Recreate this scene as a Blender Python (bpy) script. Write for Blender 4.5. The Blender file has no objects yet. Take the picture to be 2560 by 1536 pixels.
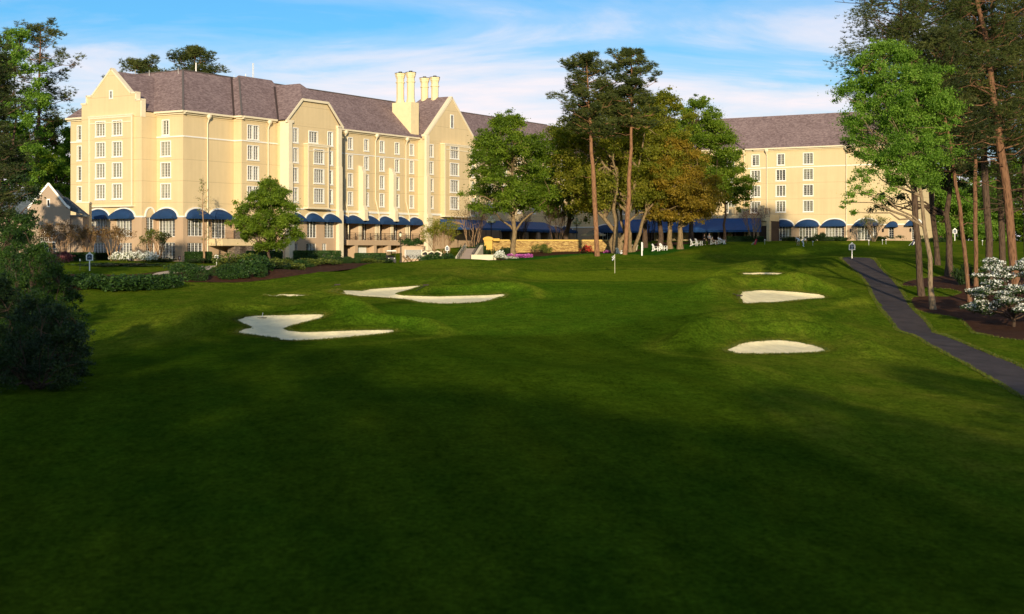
import bpy, bmesh, math, random
import numpy as np
from mathutils import Vector, Matrix
from mathutils.geometry import delaunay_2d_cdt
R = math.radians
random.seed(7); rng = np.random.default_rng(11)
SC = bpy.context.scene
COL = SC.collection
F, CX, HY = 3517.0, 1280.0, 625.0      # focal length and horizon in pixels of the 2560 px photograph; the eye is at the origin

# ------------------------------------------------------------------ object helpers
def tag(o, label=None, cat=None, group=None, kind=None):
    if label: o['label'] = label
    if cat: o['category'] = cat
    if group: o['group'] = group
    if kind: o['kind'] = kind
    return o
def thing(name, label, cat, loc=(0, 0, 0), rz=0.0, group=None):
    o = bpy.data.objects.new(name, None); COL.objects.link(o)
    o.location = loc; o.rotation_euler = (0, 0, rz); o.empty_display_size = .3
    return tag(o, label, cat, group)
def link(name, me, parent=None, loc=None, rz=None, scale=None):
    o = bpy.data.objects.new(name, me); COL.objects.link(o)
    if parent is not None: o.parent = parent
    if loc is not None: o.location = loc
    if rz is not None: o.rotation_euler = (0, 0, rz)
    if scale is not None: o.scale = scale if hasattr(scale, '__len__') else (scale,) * 3
    return o
def kids(o): return [c for c in KID.get(o.name, [])]
KID = {}
def copy_thing(root, loc, rz=0.0, label=None, group=None, scale=None):
    r = root.copy(); COL.objects.link(r); r.location = loc; r.rotation_euler = (0, 0, rz)
    if label: r['label'] = label
    if group: r['group'] = group
    if scale is not None: r.scale = scale if hasattr(scale, '__len__') else (scale,) * 3
    for ch in list(root.children):
        c = ch.copy(); COL.objects.link(c); c.parent = r
        for g in list(ch.children):
            d = g.copy(); COL.objects.link(d); d.parent = c
    return r

class MB:
    """collects shapes; build() links them as ONE mesh object"""
    def __init__(s, M=None): s.v = []; s.f = []; s.m = []; s.M = M; s.sm = []
    def add(s, vs, fs, mi=0, smooth=False):
        b = len(s.v)
        for p in vs:
            p = Vector(p)
            s.v.append(s.M @ p if s.M is not None else p)
        for f in fs:
            s.f.append([b + i for i in f]); s.m.append(mi); s.sm.append(smooth)
    def box(s, x0, x1, y0, y1, z0, z1, mi=0):
        s.add([(x0,y0,z0),(x1,y0,z0),(x1,y1,z0),(x0,y1,z0),(x0,y0,z1),(x1,y0,z1),(x1,y1,z1),(x0,y1,z1)],
              [(3,2,1,0),(4,5,6,7),(0,1,5,4),(1,2,6,5),(2,3,7,6),(3,0,4,7)], mi)
    def obox(s, c, ax, ay, az, mi=0):
        c = Vector(c); ax, ay, az = Vector(ax), Vector(ay), Vector(az)
        vs = [c + i*ax + j*ay + k*az for k in (-1,1) for j in (-1,1) for i in (-1,1)]
        s.add(vs, [(2,3,1,0),(4,5,7,6),(0,1,5,4),(1,3,7,5),(3,2,6,7),(2,0,4,6)], mi)
    def bar(s, a, b, w, t=None, mi=0, up=(0,0,1)):
        a, b = Vector(a), Vector(b); d = b - a; L = d.length; d.normalize()
        up = Vector(up)
        if abs(d.dot(up)) > .98: up = Vector((1, 0, 0))
        x = d.cross(up).normalized(); y = x.cross(d)
        t = w if t is None else t
        s.obox((a+b)/2, x*w/2, d*L/2, y*t/2, mi)
    def prism(s, poly, y0, y1, mi=0):
        """polygon in x,z extruded along y"""
        n = len(poly)
        vs = [(x, y0, z) for x, z in poly] + [(x, y1, z) for x, z in poly]
        fs = [tuple(range(n)), tuple(range(2*n-1, n-1, -1))] + [(i, i+n, (i+1) % n + n, (i+1) % n) for i in range(n)]
        s.add(vs, fs, mi)
    def slab(s, poly, z0, z1, mi=0):
        n = len(poly)
        vs = [(x, y, z0) for x, y in poly] + [(x, y, z1) for x, y in poly]
        fs = [tuple(range(n-1, -1, -1)), tuple(range(n, 2*n))] + [(i, (i+1) % n, (i+1) % n + n, i+n) for i in range(n)]
        s.add(vs, fs, mi)
    def tube(s, pts, rad, n=8, mi=0, cap=True):
        pts = [Vector(p) for p in pts]
        if not hasattr(rad, '__len__'): rad = [rad] * len(pts)
        vs = []; fs = []; x = None
        for i, p in enumerate(pts):
            d = (pts[min(i+1, len(pts)-1)] - pts[max(i-1, 0)]).normalized()
            if x is None:
                x = d.orthogonal().normalized()
            x = (x - d * x.dot(d)).normalized(); y = d.cross(x)
            for k in range(n):
                t = 2*math.pi*k/n
                vs.append(p + (x*math.cos(t) + y*math.sin(t)) * rad[i])
        for i in range(len(pts)-1):
            for k in range(n):
                k2 = (k+1) % n
                fs.append((i*n+k, i*n+k2, (i+1)*n+k2, (i+1)*n+k))
        s.add(vs, fs, mi, True)
        if cap:
            m = len(pts) - 1
            s.add(vs[:n], [tuple(range(n-1, -1, -1))], mi); s.add(vs[m*n:], [tuple(range(n))], mi)
    def lathe(s, prof, c=(0,0,0), n=12, mi=0, smooth=True):
        c = Vector(c); vs = []; fs = []
        for r, z in prof:
            for k in range(n):
                t = 2*math.pi*k/n; vs.append(c + Vector((r*math.cos(t), r*math.sin(t), z)))
        for i in range(len(prof)-1):
            for k in range(n):
                k2 = (k+1) % n; fs.append((i*n+k, i*n+k2, (i+1)*n+k2, (i+1)*n+k))
        fs.append(tuple(range(n-1, -1, -1))); b = (len(prof)-1)*n; fs.append(tuple(range(b, b+n)))
        s.add(vs, fs, mi, smooth)
    def mesh(s, name, mats):
        me = bpy.data.meshes.new(name)
        me.from_pydata([tuple(p) for p in s.v], [], s.f)
        mats = mats if isinstance(mats, (list, tuple)) else [mats]
        for m in mats: me.materials.append(m)
        me.polygons.foreach_set('material_index', s.m)
        me.polygons.foreach_set('use_smooth', s.sm)
        me.update(); return me
    def build(s, name, mats, parent=None, loc=None, rz=None):
        return link(name, s.mesh(name, mats), parent, loc, rz)

def np_mesh(name, V, k, mat, tint=None, smooth=False):
    """V: (n*k,3) array, faces of k fresh vertices each"""
    n = len(V) // k
    me = bpy.data.meshes.new(name)
    me.vertices.add(len(V)); me.vertices.foreach_set('co', np.asarray(V, np.float32).ravel())
    me.loops.add(len(V)); me.loops.foreach_set('vertex_index', np.arange(len(V), dtype=np.int32))
    me.polygons.add(n); me.polygons.foreach_set('loop_start', np.arange(0, n*k, k, dtype=np.int32))
    if tint is not None:
        a = me.attributes.new('tint', 'FLOAT', 'POINT'); a.data.foreach_set('value', np.repeat(np.asarray(tint, np.float32), k))
    me.materials.append(mat); me.update(calc_edges=True); return me

# ------------------------------------------------------------------ materials
def lin(c):
    return tuple(((x/255)/12.92 if x/255 <= .04045 else ((x/255+.055)/1.055)**2.4) for x in c) + (1,)
MATS = {}
def newmat(name):
    m = bpy.data.materials.new(name); m.use_nodes = True
    nt = m.node_tree; nt.nodes.clear()
    out = nt.nodes.new('ShaderNodeOutputMaterial')
    return m, nt, out
class N:
    def __init__(s, nt): s.nt = nt
    def __call__(s, typ, ins=None, **kw):
        n = s.nt.nodes.new(typ)
        for k, v in kw.items(): setattr(n, k, v)
        for k, v in (ins or {}).items():
            if isinstance(v, bpy.types.NodeSocket): s.nt.links.new(v, n.inputs[k])
            else: n.inputs[k].default_value = v
        return n
def ramp(nd, fac, stops, interp='LINEAR'):
    r = nd('ShaderNodeValToRGB', {'Fac': fac}); e = r.color_ramp; e.interpolation = interp
    while len(e.elements) < len(stops): e.elements.new(.5)
    for el, (p, c) in zip(e.elements, stops): el.position = p; el.color = c if len(c) == 4 else (*c, 1)
    return r.outputs['Color']
def mat(name, col, rough=.6, var=.12, scale=3.0, bump=0.0, bscale=30., metal=0., spec=.4, stretch=(1,1,1), detail=4):
    """plain paint / cloth / stone with a little procedural variation"""
    if name in MATS: return MATS[name]
    m, nt, out = newmat(name); nd = N(nt)
    tc = nd('ShaderNodeTexCoord'); mp = nd('ShaderNodeMapping', {'Vector': tc.outputs['Object'], 'Scale': stretch})
    nz = nd('ShaderNodeTexNoise', {'Vector': mp.outputs[0], 'Scale': scale, 'Detail': detail, 'Roughness': .6})
    c = Vector(col[:3])
    cc = ramp(nd, nz.outputs['Fac'], [(.25, tuple(c*(1-var))), (.75, tuple(c*(1+var)))])
    b = nd('ShaderNodeBsdfPrincipled', {'Base Color': cc, 'Roughness': rough, 'Metallic': metal, 'Specular IOR Level': spec})
    if bump:
        n2 = nd('ShaderNodeTexNoise', {'Vector': mp.outputs[0], 'Scale': bscale, 'Detail': 3})
        bp = nd('ShaderNodeBump', {'Height': n2.outputs['Fac'], 'Strength': bump, 'Distance': .05})
        nt.links.new(bp.outputs[0], b.inputs['Normal'])
    nt.links.new(b.outputs[0], out.inputs[0]); MATS[name] = m; return m
def leafmat(name, dark, mid, light, trans=.35):
    if name in MATS: return MATS[name]
    m, nt, out = newmat(name); nd = N(nt)
    at = nd('ShaderNodeAttribute', attribute_name='tint')
    cc = ramp(nd, at.outputs['Fac'], [(0, dark), (.5, mid), (1, light)])
    b = nd('ShaderNodeBsdfPrincipled', {'Base Color': cc, 'Roughness': .55, 'Specular IOR Level': .25})
    hs = nd('ShaderNodeHueSaturation', {'Color': cc, 'Saturation': 1.1, 'Value': 1.5})
    t = nd('ShaderNodeBsdfTranslucent', {'Color': hs.outputs[0]})
    mx = nd('ShaderNodeMixShader', {0: trans, 1: b.outputs[0], 2: t.outputs[0]})
    nt.links.new(mx.outputs[0], out.inputs[0]); MATS[name] = m; return m
SUN_EL = 12; SUN_E = 4.4; SUN_C = (1.0, .83, .57); SKY_S = .115; EXPO = 0.42
SKY_TINT = (.33, .73, 1.03, 1); CLOUD_C = (6.6, 6.0, 6.2, 1); CLOUD_OFF = (3.1, 1.7, 0)
SHADE = [(-52,-26,.8,1),(-42,-30,.72,2),(-33,-24,.62,3),(-25,-27,.64,4),(-18,-22,.56,5),(-10,-26,.74,.5),(-3,-21,.66,1.5),(7.5,-28,.64,.9),(-14.5,-25,.68,2.9),(4,-25,.62,2.5),(11,-22,.56,3.5),(18,-26,.6,.2),(26,-22,.56,.7),(34,-26,.58,1.2),(43,-22,.5,2),
         (-12,-42,.8,3),(2,-46,.85,1),(-24,-44,.8,2),(15,-44,.75,4),(30,-46,.75,.6),(-38,-46,.9,2.6),
         (-7,-17,.52,.9),(14.5,-16,.5,1.7),(21,-18,.52,3.1),(-22,-16,.56,4.4),(-29,-18,.58,.4),(-17,-2,.58,2.2),(14,-6,.55,3.3),(25,4,.58,4.4),(-14,-14,.6,1.2),(0,-14,.5,3.9),(31,-8,.6,5),(-25,6,.55,5.2),(34,14,.5,.3),(-33,16,.55,5),(-42,34,.6,2)]
# ------------------------------------------------------------------ terrain
CP = [(-15,8,-6.3),(0,8,-6.3),(15,8,-6.5),(0,24,-6.2),(-10,24,-6.2),(10,24,-6.35),(-25,35,-5.9),(0,36,-5.95),(16,36,-6.35),(30,36,-7),
      (-150,330,1.5),(150,330,1.5),(0,330,1.6),(-150,200,-1.2),(150,250,1),(150,150,-1),(120,80,-4.5),(-120,100,-3.5),(-100,40,-5),(100,30,-7.2),(-100,0,-6),(100,0,-7),(0,-60,-5),(-60,260,-1),(60,300,1.7),(-20,280,.8)]
for x, y, D in [(1280,1000,52),(500,960,56),(0,1004,50),(700,850,82),(700,790,95),(900,818,92),(950,770,106),(1000,760,114),(1000,722,131),
      (1250,745,124),(1250,705,146),(1000,690,150),(1000,661,175),(1000,660,208),(1230,655,178),(1230,650,190),(1130,658,205),(1450,649,188),(1320,652,186),
      (1536,685,164),(1400,690,160),(1650,682,165),(1350,720,141),(1500,722,139),(1600,646,194),(1650,626,212),(1700,609,222),(1500,636,206),
      (1240,633,212),(1530,629,215),(1400,617,226),(1500,604,245),(2008,618,218),(1900,613,222),(2000,603,250),(2250,601,252),(1760,604,245),(1800,650,190),(1930,688,150),
      (2000,650,180),(2130,646,160),(2130,616,214),(2250,640,178),(1950,760,117),(1950,733,124),(1930,892,79),(1930,852,87),(1950,795,104),(1700,800,100),
      (1500,800,99),(1280,850,85),(2200,760,128),(2350,840,106),(2560,945,76),(2500,830,103),(2305,739,131),(2334,773,121),(2372,691,151),(2560,720,135),
      (2560,1000,62),(2200,1000,60),(2300,1300,34),(2400,622,200),(2560,616,220),(2300,652,166),
      (300,735,128),(200,729,128),(550,700,142),(850,669,168),(220,678,143),(400,690,143),(300,652,188),(480,655,190),(700,650,200),(900,651,215),(100,650,172),(0,660,165),
      (640,672,165),(250,850,85),(450,762,112),(600,716,140),(120,760,115)]:
    CP.append(((x-CX)/F*D, D, (HY-y)/F*D))
CP = np.array(CP)
def _tps(r2): return np.where(r2 > 1e-9, .5*r2*np.log(np.maximum(r2, 1e-9)), 0)
_S = 50.0
_P = CP[:, :2]/_S
_n = len(CP)
_K = _tps(((_P[:, None]-_P[None])**2).sum(2)) + np.eye(_n)*.004
_A = np.zeros((_n+3, _n+3)); _A[:_n, :_n] = _K; _A[:_n, _n] = 1; _A[:_n, _n+1:] = _P; _A[_n:, :_n] = _A[:_n, _n:].T
_W = np.linalg.solve(_A, np.concatenate([CP[:, 2], [0, 0, 0]]))
MOUNDS = []      # x, y, height, rx, ry, angle
def mound(px_, D, h, rx, ry, ang=0): MOUNDS.append(((px_-CX)/F*D, D, h*2.0, rx, ry, R(ang)))
mound(880, 95, .45, 3.2, 4, 20); mound(1180, 130, .5, 5, 5, 10); mound(640, 112, .35, 4, 5); mound(1000, 140, .45, 6, 5, 20)
mound(1930, 96, .65, 6, 3.5, 0); mound(1980, 130, .55, 6, 3.5, 0); mound(1760, 122, .35, 3, 6, 10); mound(1900, 158, .4, 6, 4); mound(1640, 92, .3, 4, 7, 20)
mound(1500, 194, .35, 8, 4); mound(1850, 197, .4, 7, 4); mound(1150, 172, .35, 8, 5); mound(700, 150, .3, 7, 5)
mound(1300, 112, .3, 4, 8, 25); mound(1420, 128, .25, 5, 4); mound(820, 122, .3, 5, 3); mound(1250, 160, .35, 7, 4, 10); mound(1800, 70, .25, 4, 4); mound(900, 70, .22, 5, 5)
mound(300, 105, .35, 5, 4); mound(420, 92, .3, 4, 4); mound(1500, 62, .25, 6, 5); mound(2050, 196, .5, 6, 4)
def gz(x, y):
    x = np.asarray(x, float); y = np.asarray(y, float); sh = x.shape
    x = x.ravel(); y = y.ravel(); z = np.empty(len(x))
    for i in range(0, len(x), 20000):
        q = np.stack([x[i:i+20000], y[i:i+20000]], 1)/_S
        k = _tps(((q[:, None]-_P[None])**2).sum(2))
        z[i:i+20000] = k @ _W[:_n] + _W[_n] + q @ _W[_n+1:]
    far = np.clip((np.hypot(x, y-150)-190)/120, 0, 1); z = z*(1-far) + far*0.0
    for mx, my, h, rx, ry, a in MOUNDS:
        dx, dy = x-mx, y-my; c, s = math.cos(a), math.sin(a)
        z += h*np.exp(-(((dx*c+dy*s)/rx)**2 + ((-dx*s+dy*c)/ry)**2))
    z += .05*np.sin(x*.37+y*.21)*np.sin(y*.29-x*.11)*np.clip((y-30)/60, 0, 1)
    return z.reshape(sh)
def g1(x, y): return float(gz(np.array([x]), np.array([y]))[0])
def on(px_, D, dz=0.0):
    x = (px_-CX)/F*D; return (x, D, g1(x, D)+dz)
_YS = np.concatenate([np.arange(14, 60, .4), np.arange(60, 330, .25)])
def hit(px_, py_, lo=14.0, hi=330.0):
    """where the sight line through a photograph pixel first meets the ground"""
    k = (px_-CX)/F; s = (HY-py_)/F
    ys = _YS[(_YS > lo) & (_YS < hi)]
    d = gz(k*ys, ys) - s*ys
    i = np.argmax(d > 0)
    if d[i] <= 0: i = int(np.argmax(d))
    return (k*ys[i], ys[i])
# non-uniform ground grid
gxs = np.concatenate([[-900,-500,-300,-220,-170,-140], np.arange(-120, -60, 3), np.arange(-60, 66, .5), np.arange(66, 125, 3), [140,170,220,300,500,900]])
gys = np.concatenate([[-300,-150,-80,-40,-20,-8,0,6], np.arange(10, 20, 1), np.arange(20, 70, .5), np.arange(70, 170, .3), np.arange(170, 232, .5), np.arange(232, 320, 3), [340,380,450,600,900,1500]])
GX, GY = np.meshgrid(gxs, gys)
GZ = gz(GX, GY)

def inpoly(x, y, poly):
    c = np.zeros(x.shape, bool); n = len(poly)
    for i in range(n):
        x1, y1 = poly[i]; x2, y2 = poly[(i+1) % n]
        if y1 == y2: continue
        c ^= ((y1 > y) != (y2 > y)) & (x < (x2-x1)*(y-y1)/(y2-y1)+x1)
    return c
def edist(x, y, poly):
    d = np.full(x.shape, 1e9); n = len(poly)
    for i in range(n):
        p = np.array(poly[i]); q = np.array(poly[(i+1) % n]); e = q-p; L = max((e**2).sum(), 1e-9)
        t = np.clip(((x-p[0])*e[0]+(y-p[1])*e[1])/L, 0, 1)
        d = np.minimum(d, np.hypot(x-p[0]-t*e[0], y-p[1]-t*e[1]))
    return d
def subdiv(pts, closed=True, it=2):
    p = [np.array(q, float) for q in pts]
    for _ in range(it):           # Chaikin corner cutting
        q = []
        for i in range(len(p)):
            a, b = p[i], p[(i+1) % len(p)]
            q += [a*.8+b*.2, a*.2+b*.8]
        p = q
    return [tuple(v) for v in p]
def outline(pix, ox=0, oy=0, s=1.0, lo=14, hi=330, it=1):
    p = subdiv([hit(x/s+ox, y/s+oy, lo, hi) for x, y in pix], it=it)
    return [(a+.10*math.sin(a*5.1+b*3.3), b+.10*math.sin(b*4.7-a*2.9)) for a, b in p]
BUNK = [
 outline([(98,630),(150,608),(260,592),(350,590),(500,588),(800,583),(720,615),(600,645),(480,680),(465,690),(520,712),(620,722),(800,718),(1100,708),(1310,705),(1330,715),(1100,742),(900,762),(700,777),(550,782),(430,778),(420,765),(300,750),(180,735),(105,717),(160,700),(212,685),(160,655)],560,600,3.0925),
 outline([(815,412),(900,405),(1100,390),(1300,372),(1535,355),(1450,382),(1370,405),(1325,420),(1340,432),(1500,440),(1700,443),(1900,438),(2080,432),(2190,425),(2150,445),(2090,465),(2000,482),(1850,494),(1650,497),(1530,487),(1430,467),(1280,452),(1100,442),(950,430)],560,600,3.0925),
 outline([(330,435),(400,428),(480,426),(560,429),(645,437),(500,441),(400,441)],560,600,3.0925),
 outline([(1515,490),(1540,470),(1600,462),(1700,462),(1850,470),(1950,478),(2050,488),(2115,508),(2000,520),(1850,535),(1700,545),(1530,552),(1520,520)],1300,560,2.7489),
 outline([(1420,875),(1500,840),(1600,815),(1700,808),(1800,808),(1900,815),(2000,835),(2070,860),(2115,878),(2000,890),(1800,897),(1600,898),(1480,893)],1300,560,2.7489),
 outline([(1520,343),(1600,340),(1750,340),(1850,345),(1935,352),(1800,353),(1650,351),(1550,351)],1300,560,2.7489)]
def _path():
    Lp = [hit(x/2.393+2000, y/2.393+380) for x, y in [(232,634),(302,690),(372,742),(418,805),(446,872),(484,940),(560,1020),(700,1110),(850,1190),(1000,1270),(1150,1350),(1330,1468)]]
    Rp = [hit(x/2.393+2000, y/2.393+380) for x, y in [(405,634),(470,690),(550,760),(598,826),(634,886),(676,950),(760,1030),(880,1110),(1000,1160),(1150,1220),(1330,1286)]]
    a, b = np.array(Lp[-3]), np.array(Lp[-1]); d = (b-a)/np.linalg.norm(b-a); nrm = np.array([-d[1], d[0]])
    c = np.array(Rp[-1]); w = abs(float((c-b) @ nrm)); s_ = np.sign(float((c-b) @ nrm)); w = min(max(w, 2.4), 3.2)
    e = [b+d*12+nrm*0, b+d*30]; k = [b+d*30+nrm*s_*w, b+d*12+nrm*s_*w]
    return subdiv(Lp+[tuple(p) for p in e]+[tuple(p) for p in k]+Rp[::-1], it=2)
PATH = _path()
BEDR = outline([(590,800),(650,772),(850,742),(1100,720),(1340,705),(1700,705),(1700,1150),(1340,1130),(1150,1110),(1020,1060),(960,990),(710,960),(655,875),(760,862),(900,868),(975,845),(930,825),(700,806)],2000,380,2.393)
BEDL = outline([(150,735),(202,724),(240,722),(300,722),(430,706),(516,706),(600,707),(700,697),(800,682),(900,668),(965,656),(950,650),(760,655),(640,662),(560,668),(480,672),(330,690),(200,685),(100,690)])
BEDW = outline([(1243,652),(1300,645),(1345,640),(1420,636),(1480,634),(1560,631),(1600,629),(1600,622),(1240,631)])
BEDC = outline([(1625,619),(1665,615),(1712,612),(1730,607),(1700,605),(1640,607)], lo=190)
WALK = outline([(370,690),(420,686),(500,678),(580,668),(660,663),(720,660),(720,656),(580,662),(520,666),(470,668),(470,674),(400,682)])
GREEN = outline([(1290,690),(1400,680),(1536,675),(1700,676),(1800,682),(1850,690),(1760,700),(1600,704),(1450,703),(1340,700)])
PUTT = outline([(1720,622),(1850,611),(2000,607),(2250,609),(2250,622),(2100,632),(1900,640),(1760,636)], lo=170)
LAWN = outline([(1243,655),(1420,640),(1600,638),(1760,612),(1700,606),(1560,622),(1420,628),(1240,634)], lo=185)
for i, b in enumerate(BUNK):
    ins = inpoly(GX, GY, b); d = edist(GX, GY, b)
    GZ -= np.where(ins, np.minimum(d*.35, .22)+.05, 0)
    ys = np.array(b)[:, 1]; mid = ys.mean()
    GZ += np.where(~ins & (GY > mid-1), .15*np.exp(-((d-.95)/.5)**2), 0)
    GZ += np.where(ins, 0, (.62, .55, .12, .85, .95, .15)[i]*np.exp(-((d-2.9)/1.2)**2)*np.clip((GY-mid+(2.5 if i in (3, 4) else 0))/3.5, 0, 1)*(1+.25*np.sin(GX*.9+i)))
for b in (PATH, BEDR, BEDL, BEDW, BEDC, WALK):
    GZ -= np.where(inpoly(GX, GY, b), .06, 0)
from bisect import bisect_right
def gsurf(x, y):
    """height of the ground mesh itself"""
    j = min(max(bisect_right(gxs, x)-1, 0), len(gxs)-2); i = min(max(bisect_right(gys, y)-1, 0), len(gys)-2)
    fx = (x-gxs[j])/(gxs[j+1]-gxs[j]); fy = (y-gys[i])/(gys[i+1]-gys[i])
    return float((GZ[i, j]*(1-fx)+GZ[i, j+1]*fx)*(1-fy)+(GZ[i+1, j]*(1-fx)+GZ[i+1, j+1]*fx)*fy)
def grid_mesh(name):
    ny, nx = GX.shape
    V = np.stack([GX, GY, GZ], 2).reshape(-1, 3)
    idx = np.arange(ny*nx).reshape(ny, nx)
    Q = np.stack([idx[:-1, :-1], idx[:-1, 1:], idx[1:, 1:], idx[1:, :-1]], 2).reshape(-1, 4)
    me = bpy.data.meshes.new(name)
    me.vertices.add(len(V)); me.vertices.foreach_set('co', V.astype(np.float32).ravel())
    me.loops.add(Q.size); me.loops.foreach_set('vertex_index', Q.astype(np.int32).ravel())
    me.polygons.add(len(Q)); me.polygons.foreach_set('loop_start', np.arange(0, Q.size, 4, dtype=np.int32))
    me.polygons.foreach_set('use_smooth', np.ones(len(Q), bool))
    return me
FAIR = [(-16,20),(-22,60),(-20,85),(-14,105),(-5,130),(2,150),(14,152),(16,120),(13,95),(10,70),(9,45),(12.5,32),(10,24),(0,22)]
FAIR = subdiv(FAIR, it=2)
APPR = subdiv([(-13,92),(-9,112),(-2,134),(2,150),(14,153),(19,140),(17,118),(12,96),(4,88),(-6,88)], it=2)
def soft(poly, w=.5):
    d = edist(GX, GY, poly); s = np.where(inpoly(GX, GY, poly), d, -d)
    return np.clip(s/w*.5+.5, 0, 1)
def attr(me, name, arr):
    a = me.attributes.new(name, 'FLOAT', 'POINT'); a.data.foreach_set('value', arr.astype(np.float32).ravel())
gme = grid_mesh('ground')
attr(gme, 'fairway', soft(FAIR, .6)); attr(gme, 'green', np.maximum(soft(GREEN, .6), soft(PUTT, .8))); attr(gme, 'lawn', soft(LAWN, .6)); attr(gme, 'approach', soft(APPR, 1.2))
col = np.zeros(GX.shape)
for b in BUNK: 
    d = edist(GX, GY, b); col = np.maximum(col, np.clip(1-d/.8, 0, 1))
attr(gme, 'edge', col)
ring = np.zeros(GX.shape)          # lighter mown collars, their tone also standing in for lit rims of the mounds
for b, w_, wd in ((BUNK[3], 3.6, .55), (BUNK[4], 4.2, .7), (BUNK[0], 3.4, .6), (BUNK[1], 3.2, .5), (GREEN, 2.4, .5)):
    d = edist(GX, GY, b); d = np.where(inpoly(GX, GY, b), -d, d); wob = .35*np.sin(GX*.6)*np.cos(GY*.45)
    ring = np.maximum(ring, np.exp(-((d-w_+wob)/wd)**2))
    GZ += .0
attr(gme, 'ring', ring*np.clip(.55+.6*np.sin(GX*.23+1.3)*np.sin(GY*.17), 0, 1))
def grass_mat():
    m, nt, out = newmat('mown_grass'); nd = N(nt)
    geo = nd('ShaderNodeNewGeometry'); P = geo.outputs['Position']
    def noise(s, d=4, r=.6, sc=(1,1,1)):
        mp = nd('ShaderNodeMapping', {'Vector': P, 'Scale': sc})
        return nd('ShaderNodeTexNoise', {'Vector': mp.outputs[0], 'Scale': s, 'Detail': d, 'Roughness': r}).outputs['Fac']
    def at(n): return nd('ShaderNodeAttribute', attribute_name=n).outputs['Fac']
    def mixc(f, a, b): 
        x = nd('ShaderNodeMix', data_type='RGBA'); 
        for sock, v in ((x.inputs[0], f), (x.inputs[6], a), (x.inputs[7], b)):
            if isinstance(v, bpy.types.NodeSocket): nt.links.new(v, sock)
            else: sock.default_value = v
        return x.outputs[2]
    big = noise(.07, 5, .6, (1, .6, 1)); med = noise(.45, 6, .7, (1, .40, 1)); fine = noise(7, 5, .75, (1, .6, 1)); clump = noise(1.7, 5, .7, (1, .5, 1))
    def wave(ang, sc):
        mp = nd('ShaderNodeMapping', {'Vector': P, 'Rotation': (0, 0, R(ang)), 'Scale': (sc, sc, 0)})
        return nd('ShaderNodeTexWave', {'Vector': mp.outputs[0], 'Scale': 1.0, 'Distortion': .6, 'Detail': 2, 'Detail Scale': .6}, wave_profile='SIN').outputs['Fac']
    r1 = ramp(nd, big, [(.32, (.034,.086,.006)), (.5, (.072,.124,.008)), (.68, (.130,.155,.014))])
    r2 = ramp(nd, med, [(.30, (.046,.092,.006)), (.5, (.090,.130,.009)), (.72, (.175,.175,.020))])
    c = mixc(.55, r1, r2)
    f1 = ramp(nd, med, [(.28, (.022,.062,.004)), (.72, (.062,.102,.006))]); f2 = ramp(nd, big, [(.3, (.026,.068,.004)), (.7, (.068,.098,.006))])  # fairway turf darkened in colour to deepen the foreground shade
    fw = mixc(.5, f1, f2)
    st = ramp(nd, wave(-14, .085), [(.40, (.93,.94,.93)), (.60, (1.06,1.06,1.06))])
    x0 = nd('ShaderNodeMix', data_type='RGBA', blend_type='MULTIPLY'); x0.inputs[0].default_value = 1; nt.links.new(fw, x0.inputs[6]); nt.links.new(st, x0.inputs[7])
    c = mixc(at('fairway'), c, x0.outputs[2])
    ap = ramp(nd, med, [(.28, (.045,.110,.006)), (.72, (.090,.150,.009))]); c = mixc(at('approach'), c, ap)
    rg = ramp(nd, med, [(.3, (.105,.150,.010)), (.7, (.175,.195,.018))])
    rm = nd('ShaderNodeMath', {0: at('ring'), 1: .75}, operation='MULTIPLY'); c = mixc(rm.outputs[0], c, rg)
    grn = ramp(nd, med, [(.3, (.105,.165,.008)), (.7, (.145,.190,.012))])
    c = mixc(at('green'), c, grn)
    lw = ramp(nd, med, [(.3, (.020,.085,.008)), (.7, (.036,.120,.012))])
    c = mixc(at('lawn'), c, lw)
    sd = nd('ShaderNodeMath', {0: at('edge'), 1: noise(1.6, 3)}, operation='MULTIPLY')
    c = mixc(sd.outputs[0], c, (.16, .12, .02, 1))
    fv = ramp(nd, fine, [(.3, (.45,.48,.45)), (.7, (1.6,1.55,1.4))])
    x = nd('ShaderNodeMix', data_type='RGBA', blend_type='MULTIPLY'); x.inputs[0].default_value = 1
    nt.links.new(c, x.inputs[6]); nt.links.new(fv, x.inputs[7])
    cv = ramp(nd, clump, [(.3, (.72,.75,.7)), (.7, (1.28,1.24,1.2))]); x1 = nd('ShaderNodeMix', data_type='RGBA', blend_type='MULTIPLY'); x1.inputs[0].default_value = 1
    nt.links.new(x.outputs[2], x1.inputs[6]); nt.links.new(cv, x1.inputs[7]); x = x1
    b = nd('ShaderNodeBsdfPrincipled', {'Base Color': x.outputs[2], 'Roughness': 1.0, 'Specular IOR Level': .0})
    bp = nd('ShaderNodeBump', {'Height': noise(14, 4, .7), 'Strength': .9, 'Distance': .10})
    bp2 = nd('ShaderNodeBump', {'Height': noise(1.2, 4, .6), 'Strength': .6, 'Distance': .40, 'Normal': bp.outputs[0]})
    nt.links.new(bp2.outputs[0], b.inputs['Normal'])
    nt.links.new(b.outputs[0], out.inputs[0]); return m
gme.materials.append(grass_mat())
tag(link('ground', gme), kind='structure', label='rolling mown golf course turf rising to the hotel')

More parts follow.
